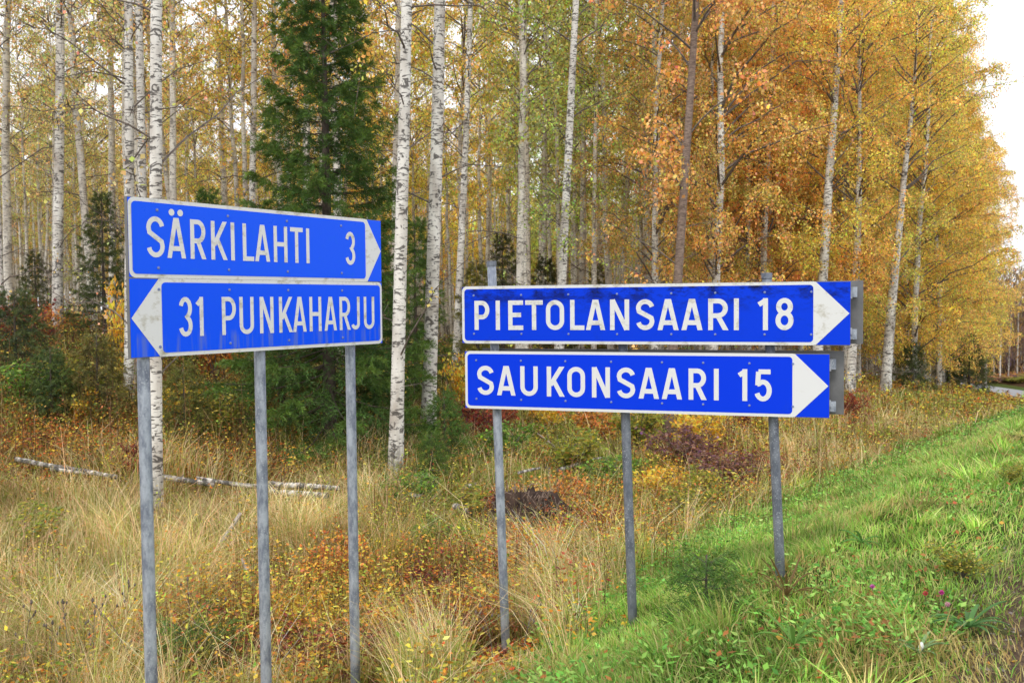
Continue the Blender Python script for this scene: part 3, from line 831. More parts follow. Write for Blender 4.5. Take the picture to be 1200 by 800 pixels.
# the leafy row that closes the forest towards the road
edge_row = [(832, 33, ORG), (872, 35, ORG), (912, 37, ORG), (893, 30.5, ORG), (1005, 36, GOLD), (1045, 39, GOLD), (1075, 43, GOLD), (1094, 47, GOLD), (1106, 52, GOLD), (1104, 46.5, GOLD), (1112, 58, GOLD), (1118, 66, YEL), (960, 38, GOLD), (1070, 36.5, YEL), (1100, 41, GOLD)]
for i, (px, D, colr) in enumerate(edge_row):
    g = ground_at(px, D)
    cj = jitter(rsF, colr, .06)
    EDGE_TREES.append((uv(g[0], g[1])[0], cj, place_birch(EDGE[3 if px > 1040 else i % 3], tuple(g), rsF.uniform(0, 6.28), rsF.uniform(.92, 1.08), cj, "x", "leafy birches along the forest edge")))
ORD = "first second third fourth fifth sixth seventh eighth ninth tenth eleventh twelfth thirteenth fourteenth fifteenth sixteenth seventeenth eighteenth nineteenth".split()
TENS = [("twentieth", "twenty-"), ("thirtieth", "thirty-"), ("fortieth", "forty-"), ("fiftieth", "fifty-"), ("sixtieth", "sixty-")]
for i, (_u, cc, ob) in enumerate(sorted(EDGE_TREES, key=lambda t: -t[0])):
    k = i + 1; nth = ORD[k - 1] if k < 20 else (TENS[k // 10 - 2][0] if k % 10 == 0 else TENS[k // 10 - 2][1] + ORD[k % 10 - 1])
    tone = "orange" if cc[1] / cc[0] < .645 else "golden yellow" if cc[1] / cc[0] < .74 else "greenish yellow"
    ob['label'] = f"{tone} leafy birch, {nth} from the far end of the forest edge"
# trees beyond the far bend of the road
for i in range(30):
    D = rsF.uniform(124, 165); px = rsF.uniform(1085, 1300); g = ground_at(px, D)
    u, v = uv(g[0], g[1]); 
    place_birch(FOREST[i % 6], tuple(g), rsF.uniform(0, 6.28), rsF.uniform(.78, .98), jitter(rsF, lin((168, 128, 88)), .12), "pale birch in the grey-brown wood beyond the bend of the road", "birches beyond the bend of the road")

# ---- spruces
def spruce_meshes(seed, H, R, nbr, ntw, nneed, nl=.035, low=.1, wide=.9):
    rs = np.random.RandomState(seed)
    tm = MB(); tm.tube([(0, 0, -.3), (0, 0, 0), (.01, 0, H * .5), (0, 0, H)], [R * .075, R * .062, R * .035, .006], 8)
    bm_ = MB(); B = []; 
    for i in range(nbr):
        q = (i // 6 + .5 + rs.normal(0, .13)) * 6 / (nbr + 6); q = min(.995, max(0, q)); z = H * (low + (1 - low) * q ** .95) ; z = min(z, H * .99)
        L = R * (1 - q) ** wide * rs.uniform(.72, 1.1) + .10
        az = i * 2.39996 + rs.normal(0, .25); d = np.array([math.cos(az), math.sin(az), 0]); sd = np.array([-d[1], d[0], 0])
        ts = np.linspace(0, 1, 5); tilt = -.55 + 1.0 * q + rs.normal(0, .06)
        P = np.array([0, 0, z]) + d * (L * ts)[:, None] + np.array([0, 0, 1]) * (L * (tilt * ts + .30 * ts ** 2))[:, None]
        bm_.tube(list(P), list((.0015 + .009 * L) * (1 - .85 * ts)), 4, caps=False)
        nt_ = max(4, int(ntw * (L / R + .15)))
        s = rs.uniform(.08, 1, nt_) ** .8
        b0 = np.stack([np.interp(s, ts, P[:, a]) for a in range(3)], 1)
        side = np.where(np.arange(nt_) % 2, 1, -1)
        tl = (L * .42 * (1.15 - s) + .07) * rs.uniform(.7, 1.2, nt_)
        dr = unit(d[None] * rs.uniform(.5, .9, (nt_, 1)) + sd[None] * (side * rs.uniform(.5, 1.0, nt_))[:, None] + np.stack([np.zeros(nt_), np.zeros(nt_), rs.uniform(-.55, .12, nt_)], 1))
        B.append(np.concatenate([b0, dr, tl[:, None], np.full((nt_, 1), z / H), s[:, None]], 1))
        B.append(np.array([[*(P[-1] - (P[-1] - P[-2]) * .5), *unit(P[-1] - P[-2]), .18 * L + .08, z / H, 1.0]]))
    B = np.concatenate(B); n = len(B)
    idx = np.repeat(np.arange(n), nneed); m = len(idx)
    t = rs.rand(m); p = B[idx, :3] + B[idx, 3:6] * (B[idx, 6] * t)[:, None] + np.array([0, 0, -.22]) * (B[idx, 6] * t ** 2)[:, None]
    side = unit(np.cross(B[idx, 3:6], rs.normal(0, 1, (m, 3))))
    dv = unit(B[idx, 3:6] * rs.uniform(.6, 1.3, (m, 1)) + side * rs.uniform(.6, 1.1, (m, 1)))
    nv = unit(np.cross(dv, rs.normal(0, 1, (m, 3))))
    V, F = kites(p, dv, nv, nl * rs.uniform(.8, 1.6, m), np.full(m, nl * .17))
    tip = np.clip(B[idx, 8] - .4, 0, 1)[:, None]
    tint = leaf_tints(rs, m, .08, .22) * np.exp(rs.normal(0, .18, n))[idx][:, None] * (1 + tip * np.array([.9, .5, 0]))
    return tm.mesh("trunk", M['sprucebark'], True), bm_.mesh("branches", M['sprucebark']), np_mesh("crown", V, F, tint, [M['needle']])
def place_spruce(ms, loc, rz, sc, color, label, group=None):
    r = bpy.data.objects.new("spruce_tree", None); COL.objects.link(r); r.location = loc; r.rotation_euler = (0, 0, rz); r.scale = (sc if hasattr(sc, '__len__') else (sc,) * 3)
    tag(r, label, 'spruce tree', group)
    for nm, me in zip(("trunk", "branches", "crown"), ms):
        c = bpy.data.objects.new(nm, me); COL.objects.link(c); c.parent = r; c.color = (*color, 1)
        if nm != "trunk": c['kind'] = 'stuff'
    return r
SG, SD, SO = lin((80, 110, 52)), lin((78, 92, 56)), lin((106, 112, 58))
big = spruce_meshes(11, 9.05, 1.85, 270, 30, 48, .060, .03, .92)
mid = spruce_meshes(12, 4.2, 1.25, 110, 16, 34, .066, .02)
mid2 = spruce_meshes(13, 5.0, 1.15, 120, 16, 34, .066, .03)
small = spruce_meshes(14, 1.6, .62, 80, 12, 20, .055, .02)
seedling = spruce_meshes(15, .42, .24, 40, 10, 16, .03, .02)
G_ = "young spruces under the birches"
place_spruce(big, tuple(ground_at(386, 15.2)), .4, 1.0, SG, "big dark green spruce behind the upright edge of the SÄRKILAHTI sign")
for (ms, px, D, sc, colr, lab) in [
 (mid2, 125, 21, .78, SD, "dark young spruce just left of the SÄRKILAHTI board"),
 (mid, 45, 24, .6, SD, "shaded spruce behind the maroon bushes at the far left"),
 (mid2, 250, 20, .85, SG, "spruce hidden behind the middle of the SÄRKILAHTI sign with only its lower boughs seen"),
 (mid, 330, 16.5, .95, SO, "yellowish green spruce showing below the PUNKAHARJU board beside its centre post"),
 (mid, 440, 16.5, .9, SG, "low spruce with boughs behind the split-footed white birch"),
 (mid2, 488, 20, .85, SG, "spruce filling the gap between the two thick white birches"),
 (mid2, 590, 30, .92, SD, "pointed spruce whose tip shows above the PI of PIETOLANSAARI"),
 (mid, 640, 33, 1.0, SD, "dark spruce peeping over the TO of PIETOLANSAARI"),
 (mid2, 700, 36, .85, SO, "olive spruce between trunks above the LAN of PIETOLANSAARI"),
 (mid, 560, 24, .8, SO, "spruce in the shade just left of the PIETOLANSAARI board"),
 (small, 937, 24, .95, SG, "small dark spruce standing alone on the bank under the end of the SAUKONSAARI board"),
 (small, 1068, 36, 1.25, SD, "low spruce at the foot of the birches above the grassy bank"),
 (small, 1135, 46, 1.9, SD, "dark bushy spruce ending the tree line beside the far road"),
 (small, 1110, 47, 1.7, SD, "dark spruce under the hanging golden leaves near the far road"),
 (small, 60, 14.5, .8, SD, "low spreading spruce at the left edge above the orange leaves"),
 (small, 115, 14.8, 1.0, SO, "bushy olive spruce between the orange leaves and the left birches"),
 (small, 20, 16, 1.2, SD, "dark spruce bush touching the left edge of the photograph"),
 (small, 215, 14.3, .8, SO, "small spruce seen between two posts of the SÄRKILAHTI sign"),
 (small, 520, 14.4, .8, SG, "spruce sapling under the two thick white birches"),
 (small, 505, 13.0, .5, SG, "tiny spruce at the foot of the split birch"),
 (seedling, 828, 4.9, .85, SG, "spruce seedling in the green grass between two posts of the SAUKONSAARI sign"),
 (seedling, 222, 6.3, 1.3, SG, "spruce seedling near the bottom between the outer posts of the SÄRKILAHTI sign"),
 ]:
    g = at(px, 725) if (ms is seedling and px == 828) else ground_at(px, D)
    place_spruce(ms, tuple(g), rsF.uniform(0, 6.28), sc, jitter(rsF, colr, .06), lab, G_)

# ---- the far wood that closes the view: one mass nobody could count
def far_wood():
    rs = np.random.RandomState(77); mb = MB(); C = []; 
    n = 0
    while n < 1050:
        D = 50 + 68 * rs.rand() ** .8; px = rs.uniform(-260, 1075); p = unproj(px, 460, D); u, v = uv(p[0], p[1]); w = v - float(road_off(u))
        if w < 12: continue
        z = float(height(p[0], p[1])); H = rs.uniform(12, 17.5); n += 1
        l = rs.normal(0, .3, 2)
        mb.tube([(p[0], p[1], z - .3), (p[0] + l[0], p[1] + l[1], z + H * .5), (p[0] + l[0] * 1.5, p[1] + l[1], z + H)], [.10, .075, .01], 5, caps=False)
        q = rs.normal(0, 1, (330, 3)) * [.9, .9, 1]; zz = z + H * (.45 + .55 * rs.beta(1.4, 1.3, 330))
        if D < 72: continue
        C.append(np.concatenate([np.stack([p[0] + q[:, 0], p[1] + q[:, 1], zz], 1), np.tile(zone_colour(px, rs), (330, 1))], 1))
    o = mb.build("distant_trunks", M['bark_far']); tag(o, "pale trunks of the far birch wood behind the nearer trees", 'forest', kind='stuff')
    C = np.concatenate(C); m = len(C)
    dv = unit(rs.normal(0, .7, (m, 3)) + [0, 0, -.5]); nv = unit(np.cross(dv, rs.normal(0, 1, (m, 3)))); ls = rs.uniform(.28, .5, m)
    V, F = kites(C[:, :3], dv, nv, ls, ls * .7)
    o = np_obj("distant_foliage", np_mesh("distant_foliage", V, F, leaf_tints(rs, m, .1, .2) * C[:, 3:6], [M['leaf']]))
    tag(o, "golden foliage of the far birch wood filling the gaps between the trunks", 'forest', kind='stuff')
far_wood()
def far_scrub():
    rs = np.random.RandomState(78); mb = MB()
    for i in range(110):
        D = rs.uniform(128, 172); px = rs.uniform(1080, 1310); g = ground_at(px, D); H = rs.uniform(13, 18); l = rs.normal(0, .3)
        mb.tube([g, g + [l, 0, H * .5], g + [l, 0, H]], [.10, .07, .01], 5, caps=False)
    o = mb.build("distant_trunks", M['bark_far']); tag(o, "grey trunks crowded together in the wood beyond the bend of the road", 'forest', kind='stuff')
    n = 26000
    D = rs.uniform(128, 175, n); px = rs.uniform(1075, 1310, n); x = (px - 600) / F_PX * D; z = height(x, D); h = 15 * rs.beta(1.2, 1.5, n)
    q = np.stack([x, D, z + h], 1); dv = unit(rs.normal(0, .35, (n, 3)) + [0, 0, 1]); nv = unit(np.cross(dv, rs.normal(0, 1, (n, 3)))); ls = rs.uniform(.5, 1.3, n)
    V, F = kites(q, dv, nv, ls, ls * .16); c = s2l([(132, 110, 100), (112, 92, 86), (152, 124, 92), (176, 140, 84)])[rs.randint(0, 4, n)] * leaf_tints(rs, n, .04, .15)
    o = np_obj("twiggy_thicket", np_mesh("twiggy_thicket", V, F, c, [M['grass']])); tag(o, "grey-brown bare twigs of the wood beyond the bend of the road", 'thicket', kind='stuff')
far_scrub()

# ------------------------------------------------------------------ fallen wood, root plate
SHORT = []                                                   # (x, y, radius, factor): plants stay low around things lying in them
def polyline_on_ground(pts, lift):
    out = []
    for (px, py) in pts:
        p = at(px, py); out.append(np.array([p[0], p[1], p[2]])); 
    a = np.array(out); return a
def log(px0, py0, px1, py1, r0, r1, label, mat='logbark', cat='log', name='birch_log', lift=.21, group=None, bend=.04):
    """a log lying between two points of the slope; the points are where the plants let it be seen"""
    rs = np.random.RandomState(int(px0 * 7 + py0))
    h = lift; A = at(px0, py0 + h * F_PX / at(px0, py0)[1] * .5); B = at(px1, py1 + h * F_PX / at(px1, py1)[1] * .5)
    A = A + [0, 0, h]; B = B + [0, 0, h]; mid = (A + B) / 2
    o = empty(name, tuple(A)); tag(o, label, cat, group)
    d = B - A; L = np.linalg.norm(d); yaw = math.atan2(d[1], d[0]); pit = -math.asin(d[2] / L); o.rotation_euler = (0, pit, yaw)
    ts = np.linspace(0, 1, 8); mb = MB()
    jit = rs.normal(0, bend * .3, (8, 2)).cumsum(0)
    P = [np.array([L * t, jit[i, 0] * .5, jit[i, 1] * .25]) for i, t in enumerate(ts)]
    r0 *= .78; r1 *= .78
    mb.tube(P, list(r0 + (r1 - r0) * ts + rs.normal(0, r0 * .05, 8)), 12)
    t_ = mb.build("log_body", M[mat], o)
    for f in t_.data.polygons: f.use_smooth = len(f.vertices) == 4
    if r0 > .035:
        k = rs.randint(1, 3)
        for i in range(k):
            s = rs.uniform(.2, .9) * L; st = MB(); a_ = rs.uniform(.6, 2.4)
            c = np.array([np.interp(s, [p[0] for p in P], [p[j] for p in P]) for j in range(3)])
            st.tube([c, c + np.array([.03, math.cos(a_) * r0 * 1.8, abs(math.sin(a_)) * r0 * 2.4])], [r0 * .25, r0 * .16], 6)
            st.build("branch_stub", M['twig'], o)
    for t in np.linspace(0, 1, max(2, int(L / .35))):
        q = A + d * t; SHORT.append((q[0], q[1] , .22, .5)); nq = q[:2] * (1 - .35 / np.linalg.norm(q[:2])); SHORT.append((nq[0], nq[1], .3, .6))
    return o
LG = "old birch logs lying in the grass"
log(20, 548, 137, 569, .042, .035, "long weathered birch log lying at the far left under the orange leaves", group=LG)
log(60, 560, 118, 566, .030, .026, "thin grey log just below the long log at the far left", group=LG)
log(186, 568, 252, 577, .048, .045, "pale log between the outer and the centre post of the SÄRKILAHTI sign", group=LG)
log(230, 571, 330, 584, .040, .038, "log passing behind the centre post of the SÄRKILAHTI sign", group=LG)
log(308, 576, 398, 584, .055, .045, "pale log ending just left of the innermost SÄRKILAHTI post, upper one of two", group=LG)
log(318, 586, 384, 592, .050, .046, "short log under the upper pale log by the innermost SÄRKILAHTI post", group=LG)
log(482, 591, 500, 594, .045, .035, "white stump of birch wood in the grass left of the root plate", group=LG)
log(532, 603, 552, 609, .050, .04, "broken birch chunk with grey end lying against the root plate", group=LG)
log(545, 581, 560, 578, .04, .03, "small white birch chunk above the broken chunk beside the root plate", group=LG)
log(655, 559, 706, 544, .035, .022, "bare white branch pointing up to the right above the root plate", cat='branch', name='dead_branch', lift=.22)
log(608, 567, 634, 562, .030, .022, "short white stick touching the top of the root plate", cat='branch', name='dead_branch', lift=.3)
log(630, 518, 662, 546, .014, .008, "thin grey fallen branch slanting down behind the root plate", 'deadwood', 'branch', 'dead_branch', lift=.3)
def stake(px0, py0, px1, py1, r, label):
    A = at(px0, py0 + 6); D = A[1]; B = unproj(px1, py1, D * 1.015); o = empty("wooden_stake", tuple(A)); tag(o, label, 'stake', "broken stakes in the grass")
    mb = MB(); d = B - A; mb.tube([-d * .15, d * .5, d], [r, r * .9, r * .7], 9); mb.build("stake_body", M['deadwood'], o)
    SHORT.append((A[0], A[1] - .25, .4, .5))
stake(247, 650, 282, 601, .028, "grey slanting wooden stake between the first two posts of the SÄRKILAHTI sign")
stake(298, 690, 284, 654, .020, "short broken stake leaning towards the centre post of the SÄRKILAHTI sign")

def root_plate():
    c = at(617, 632); rs = np.random.RandomState(5)
    o = empty("uprooted_root_plate", tuple(c), .25); tag(o, "dark peaty root plate of a fallen tree standing up out of the orange shrubs", 'root plate')
    R, Z, nr = .50, .54, 44; V = []; Fq = []
    prof = [(.01, .80), (.22, .90), (.45, .95), (.68, .86), (.88, .60), (1.0, .2), (1.03, -.25)]
    for k, (rr, zz) in enumerate(prof):
        for j in range(nr):
            a = 2 * math.pi * j / nr; q = 1 + .16 * math.sin(3 * a + 1) + .10 * math.sin(7 * a + k) + rs.normal(0, .10)
            V.append((R * rr * q * math.cos(a), R * .55 * rr * q * math.sin(a), Z * zz * (1 + .12 * math.sin(2 * a) + rs.normal(0, .10) * (.3 < rr < 1))))
    for k in range(len(prof) - 1):
        for j in range(nr):
            Fq.append((k * nr + j, k * nr + (j + 1) % nr, (k + 1) * nr + (j + 1) % nr, (k + 1) * nr + j))
    me = np_mesh("soil_body", np.array(V), np.array(Fq)[:, ::-1], None, [M['soil']]); np_obj("soil_body", me, o)
    rm = MB()
    for i in range(280):
        a = rs.uniform(0, 6.28); e = rs.uniform(.0, 1.2); b = np.array([R * math.cos(a) * math.cos(e), R * .55 * math.sin(a) * math.cos(e), Z * math.sin(e)]) * .95
        d = unit(b * [1, 1.4, .8] + rs.normal(0, .25, 3)); L = rs.uniform(.06, .30); g = b + d * L * .6 + [0, 0, rs.uniform(-.02, .06)]
        rm.tube([b, g, g + unit(rs.normal(0, 1, 3) - [0, 0, .6]) * L * .6], [.009, .005, .002], 5, caps=False)
    tag(rm.build("root", M['brownbark'], o), kind='stuff')
    m = 900; a = rs.uniform(0, 6.28, m); e = rs.uniform(0, 1.0, m) ** 1.5; C = np.stack([R * np.cos(a) * np.cos(e), R * .55 * np.sin(a) * np.cos(e), Z * np.sin(e)], 1) * rs.uniform(.95, 1.15, (m, 1))
    dv = unit(rs.normal(0, 1, (m, 3))); nv = unit(np.cross(dv, rs.normal(0, 1, (m, 3)))); ls = rs.uniform(.02, .055, m); V, F = kites(C, dv, nv, ls, ls * .5)
    np_obj("clinging_leaves", np_mesh("clinging_leaves", V, F, s2l([(176, 96, 56), (140, 70, 50), (206, 140, 66), (120, 100, 60)])[rs.randint(0, 4, m)], [M['weed']]), o)['kind'] = 'stuff'
    SHORT.append((c[0], c[1] - .25, .5, .4)); SHORT.append((c[0] - .3, c[1] - .2, .35, .4)); SHORT.append((c[0] + .3, c[1] - .2, .35, .4))
root_plate()
for ob in [o for o in bpy.data.objects if o.name.startswith('post') and 'cap' not in o.name]:
    v_ = ob.data.vertices; wp = ob.parent.matrix_basis @ v_[min(range(len(v_)), key=lambda i: v_[i].co.z)].co
    for q_, r_, f_ in ((1.0, .26, .12), (.955, .26, .12), (.91, .28, .2), (.87, .28, .3), (.83, .28, .45), (.79, .25, .6)): SHORT.append((wp.x * q_, wp.y * q_, r_, f_))

# ------------------------------------------------------------------ grass and low plants: nobody could count them
PAL = {
 'green': [(130, 170, 66), (150, 190, 84), (108, 148, 56), (172, 200, 100), (166, 180, 88), (204, 192, 134), (190, 170, 112)],
 'olive': [(146, 154, 66), (122, 142, 58), (168, 172, 88), (186, 180, 104), (108, 130, 52), (134, 160, 72)],
 'straw': [(218, 184, 140), (230, 202, 160), (198, 158, 116), (158, 158, 82), (172, 168, 90), (234, 210, 162), (140, 148, 72)],
 'yellow': [(196, 178, 84), (170, 160, 70), (214, 180, 110), (140, 146, 60)],
 'orange': [(190, 150, 84), (160, 132, 68), (206, 168, 104), (142, 126, 62)],
 'maroon': [(120, 84, 62), (152, 116, 78), (104, 66, 54), (176, 148, 92)],
 'forest': [(118, 118, 56), (150, 132, 72), (96, 104, 50), (170, 150, 84)]}
LEAFPAL = {
 'green': [(108, 158, 62), (132, 178, 80), (90, 138, 58), (150, 184, 92)],
 'olive': [(150, 158, 62), (196, 176, 70), (120, 138, 56), (170, 130, 62)],
 'straw': [(180, 150, 84), (150, 140, 66), (120, 92, 60), (190, 170, 90)],
 'yellow': [(222, 186, 66), (206, 196, 84), (228, 164, 58), (170, 172, 72), (216, 146, 62), (140, 128, 60), (170, 112, 60)],
 'orange': [(224, 140, 54), (232, 164, 62), (196, 98, 48), (168, 84, 46), (226, 186, 80)],
 'maroon': [(122, 54, 50), (150, 72, 56), (96, 50, 46), (176, 100, 62), (110, 76, 58)],
 'forest': [(112, 124, 56), (150, 150, 62), (206, 164, 66), (92, 106, 50), (150, 96, 56)]}
HT = {'green': (.06, .155), 'olive': (.16, .38), 'straw': (.30, .66), 'yellow': (.18, .40), 'orange': (.15, .38), 'maroon': (.15, .36), 'forest': (.15, .45)}
GK = 1.24
def pick_kind(rs, W):
    c = W.cumsum(1); return (rs.rand(len(W))[:, None] > c).sum(1).clip(0, W.shape[1] - 1)
def palette(rs, k, pal, val=.13):
    out = np.zeros((len(k), 3))
    for i, nm in enumerate(KINDS):
        s = k == i; P = s2l(pal[nm]) * GK; out[s] = P[rs.randint(0, len(P), s.sum())]
    n = len(k); b = np.exp(rs.normal(0, val, (n, 1))); h = rs.normal(0, .06, (n, 1))
    return np.clip(out * b * np.exp(h * [1, -1, 0]), 0, 1)
def scatter(rs, n, D0, D1, p0=-260, p1=1460):
    D = np.exp(rs.uniform(math.log(D0), math.log(D1), n)); px = rs.uniform(p0, p1, n)
    x = (px - 600) / F_PX * D; y = D
    u, v = uv(x, y); w = v - road_off(u); return x, y, D, u, w
def short_factor(x, y):
    f = np.ones(len(x))
    for (sx, sy, r, k) in SHORT:
        f = np.where((x - sx) ** 2 + (y - sy) ** 2 < r * r, np.minimum(f, k), f)
    return f
def vnoise(x, y, s, seed):
    """smooth random field from a small lattice"""
    rs = np.random.RandomState(seed); g = rs.rand(256, 256); X = x * s; Y = y * s
    i = np.floor(X).astype(int); j = np.floor(Y).astype(int); a = X - i; b = Y - j; a = a * a * (3 - 2 * a); b = b * b * (3 - 2 * b)
    G = lambda p, q: g[p % 256, q % 256]
    return (G(i, j) * (1 - a) + G(i + 1, j) * a) * (1 - b) + (G(i, j + 1) * (1 - a) + G(i + 1, j + 1) * a) * b

def blades(rs, x, y, D, kind, hmul, wmul=1.0):
    n = len(x); z = height(x, y)
    lo = np.array([HT[k][0] for k in KINDS])[kind]; hi = np.array([HT[k][1] for k in KINDS])[kind]
    h = (lo + (hi - lo) * rs.rand(n)) * hmul * (.6 + .8 * vnoise(x, y, 2.2, 3))
    wd = np.maximum(.0036, .00062 * D) * rs.uniform(.7, 1.4, n) * wmul * np.where(kind == 0, 1.5, 1)
    az = 6.28 * vnoise(x, y, .9, 9) * 1.5 + rs.normal(0, 1.2, n)
    bend = np.where(kind == 2, rs.uniform(.25, 1.15, n), rs.uniform(.15, 1.0, n)) * (.6 + .8 * vnoise(x, y, 1.4, 21))
    bd = np.stack([np.cos(az), np.sin(az), np.zeros(n)], 1)
    sa = az + rs.uniform(.7, 2.4, n); sd = np.stack([np.cos(sa), np.sin(sa), np.zeros(n)], 1)
    B = np.stack([x, y, z - .02], 1); V = np.empty((n, 6, 3))
    for i, (t, ww) in enumerate(((0, 1.0), (.55, .85), (1.0, .12))):
        c = B + bd * (h * bend * t ** 2)[:, None] + np.array([0, 0, 1]) * (h * (t - .32 * bend * t ** 2))[:, None]
        V[:, 2 * i] = c - sd * (wd * ww / 2)[:, None]; V[:, 2 * i + 1] = c + sd * (wd * ww / 2)[:, None]
    b = np.arange(n)[:, None] * 6; F = np.concatenate([b + [0, 1, 3, 2], b + [2, 3, 5, 4]], 1).reshape(-1, 4)
    col = palette(rs, kind, PAL) * np.exp(.75 * (vnoise(x, y, 2.7, 33) - .5) + .35 * (vnoise(x, y, 9, 35) - .5))[:, None]
    col[kind == 0] *= np.array([.84, .92, .80])
    dry = (kind == 0) & (rs.rand(n) < np.clip(vnoise(x, y, 1.2, 61) * 1.5 - .72, 0, .65)); col[dry] = s2l([(206, 188, 126), (180, 166, 96), (170, 144, 92)])[rs.randint(0, 3, dry.sum())] * GK
    return V.reshape(-1, 3), F, np.repeat(col, 2, 0)

def grass():
    rs = np.random.RandomState(41)
    n = 520000; x, y, D, u, w = scatter(rs, n, 3.2, 62)
    W = cover(x, y); k = pick_kind(rs, W)
    keep = (w > .42 + .35 * rs.rand(n)) | (w < -8.6)
    keep &= ~((w < 1.2) & (rs.rand(n) > .6)) & ~((k >= 3) & (k <= 5) & (rs.rand(n) > .35)) & ~((D > 26) & (w > 13) & (rs.rand(n) > .4))
    x, y, D, k, u, w = x[keep], y[keep], D[keep], k[keep], u[keep], w[keep]
    hm = short_factor(x, y) * np.where(w < 1.8, .7, 1) * np.where((k != 0) & (D > 14), 1.25, 1) * np.interp(D, [30, 50], [1, .45]) * np.where((w > 3.5) & (w < 9.5), np.interp(u, [9, 15], [1, .62]), 1)
    g = k == 0; hm = np.where(g, np.maximum(hm, .58), hm)
    for nm, sel, lab in (("verge_grass", g, "lush green grass on the sloping road verge"), ("meadow_grass", ~g, "tall dry straw-coloured and olive grass in the ditch and under the forest edge")):
        V, F, c = blades(rs, x[sel], y[sel], D[sel], k[sel], hm[sel])
        o = np_obj(nm, np_mesh(nm, V, F, c, [M['grass']])); tag(o, lab, 'grass', kind='stuff')
    # tall fine straws with nodding heads, over the straw patches
    n = 22000; x, y, D, u, w = scatter(rs, n, 4.5, 30); W = cover(x, y); s = (rs.rand(n) < W[:, 2] * 1.3) & (w > 3.9)
    x, y, D = x[s], y[s], D[s]; k = np.full(len(x), 2)
    V, F, c = blades(rs, x, y, D, k, 1.45 * short_factor(x, y), .8)
    o = np_obj("tall_straw", np_mesh("tall_straw", V, F, c, [M['grass']])); tag(o, "tall bleached straws standing over the dry grass", 'grass', kind='stuff')

def weeds():
    rs = np.random.RandomState(43)
    n = 110000; x, y, D, u, w = scatter(rs, n, 4.2, 48)
    W = cover(x, y).copy(); W[:, 2] *= .03; W[:, 0] *= .12; W[:, 1] *= .35
    tot = W.sum(1); keep = (rs.rand(n) < tot) & (w > 2.8); x, y, D, w = x[keep], y[keep], D[keep], w[keep]; W = W[keep] / tot[keep][:, None]
    k = pick_kind(rs, W); n = len(x)
    hts = np.array([(.08, .2), (.25, .55), (.25, .5), (.22, .55), (.18, .48), (.18, .48), (.35, 1.15)])
    h = (hts[k, 0] + (hts[k, 1] - hts[k, 0]) * rs.rand(n)) * (.6 + .8 * vnoise(x, y, 1.6, 50)) * np.maximum(.35, short_factor(x, y))
    h *= np.where(short_factor(x, y) < .25, .3, 1.0)
    z = height(x, y); az = rs.uniform(0, 6.28, n); ln = rs.uniform(0, .35, n)
    top = np.stack([x + np.cos(az) * ln * h, y + np.sin(az) * ln * h, z + h], 1); B = np.stack([x, y, z - .02], 1)
    nl = 10; idx = np.repeat(np.arange(n), nl); m = len(idx); t = rs.uniform(.25, 1.02, m)
    sp = .30 * (1.15 - t) + .06
    a2 = rs.uniform(0, 6.28, m); out = np.stack([np.cos(a2), np.sin(a2), np.zeros(m)], 1)
    rr = (h[idx] * sp * rs.rand(m))[:, None]
    P = B[idx] * (1 - t)[:, None] + top[idx] * t[:, None] + out * rr + np.array([0, 0, 1]) * rr * rs.uniform(-.1, .8, (m, 1))
    dv = unit(out + rs.normal(0, .35, (m, 3)) + np.array([0, 0, .05])); nv = unit(np.cross(dv, np.array([0, 0, 1.0]) + rs.normal(0, .55, (m, 3))))
    ls = np.maximum(.034, .0030 * D[idx]) * rs.uniform(.6, 1.45, m)
    V, F = kites(P, dv, nv, ls, ls * rs.uniform(.35, .62, m))
    pc = palette(rs, k, LEAFPAL, .24)                     # a plant has its own colour, a fifth of its leaves differ
    col = pc[idx] * leaf_tints(rs, m, .07, .2); od = rs.rand(m) < .2; col[od] = palette(rs, k[idx][od], LEAFPAL, .3)
    o = np_obj("low_shrubs", np_mesh("low_shrubs", V, F, np.clip(col, 0, 1), [M['weed']])); tag(o, "yellow, orange and maroon autumn leaves of knee-high ground plants", 'undergrowth', kind='stuff')
    # their stems
    sd = np.stack([np.cos(az + 1.5), np.sin(az + 1.5), np.zeros(n)], 1) * np.maximum(.0022, .0004 * D)[:, None]
    V = np.stack([B - sd, B + sd, top + sd * .3, top - sd * .3], 1).reshape(-1, 3); F = np.arange(4 * n).reshape(n, 4)
    c = s2l([(96, 60, 48), (120, 84, 58), (84, 70, 50), (150, 120, 80)])[rs.randint(0, 4, n)]
    o = np_obj("shrub_stems", np_mesh("shrub_stems", V, F, c, [M['weed']])); tag(o, "thin brown stems of the ground plants", 'undergrowth', kind='stuff')

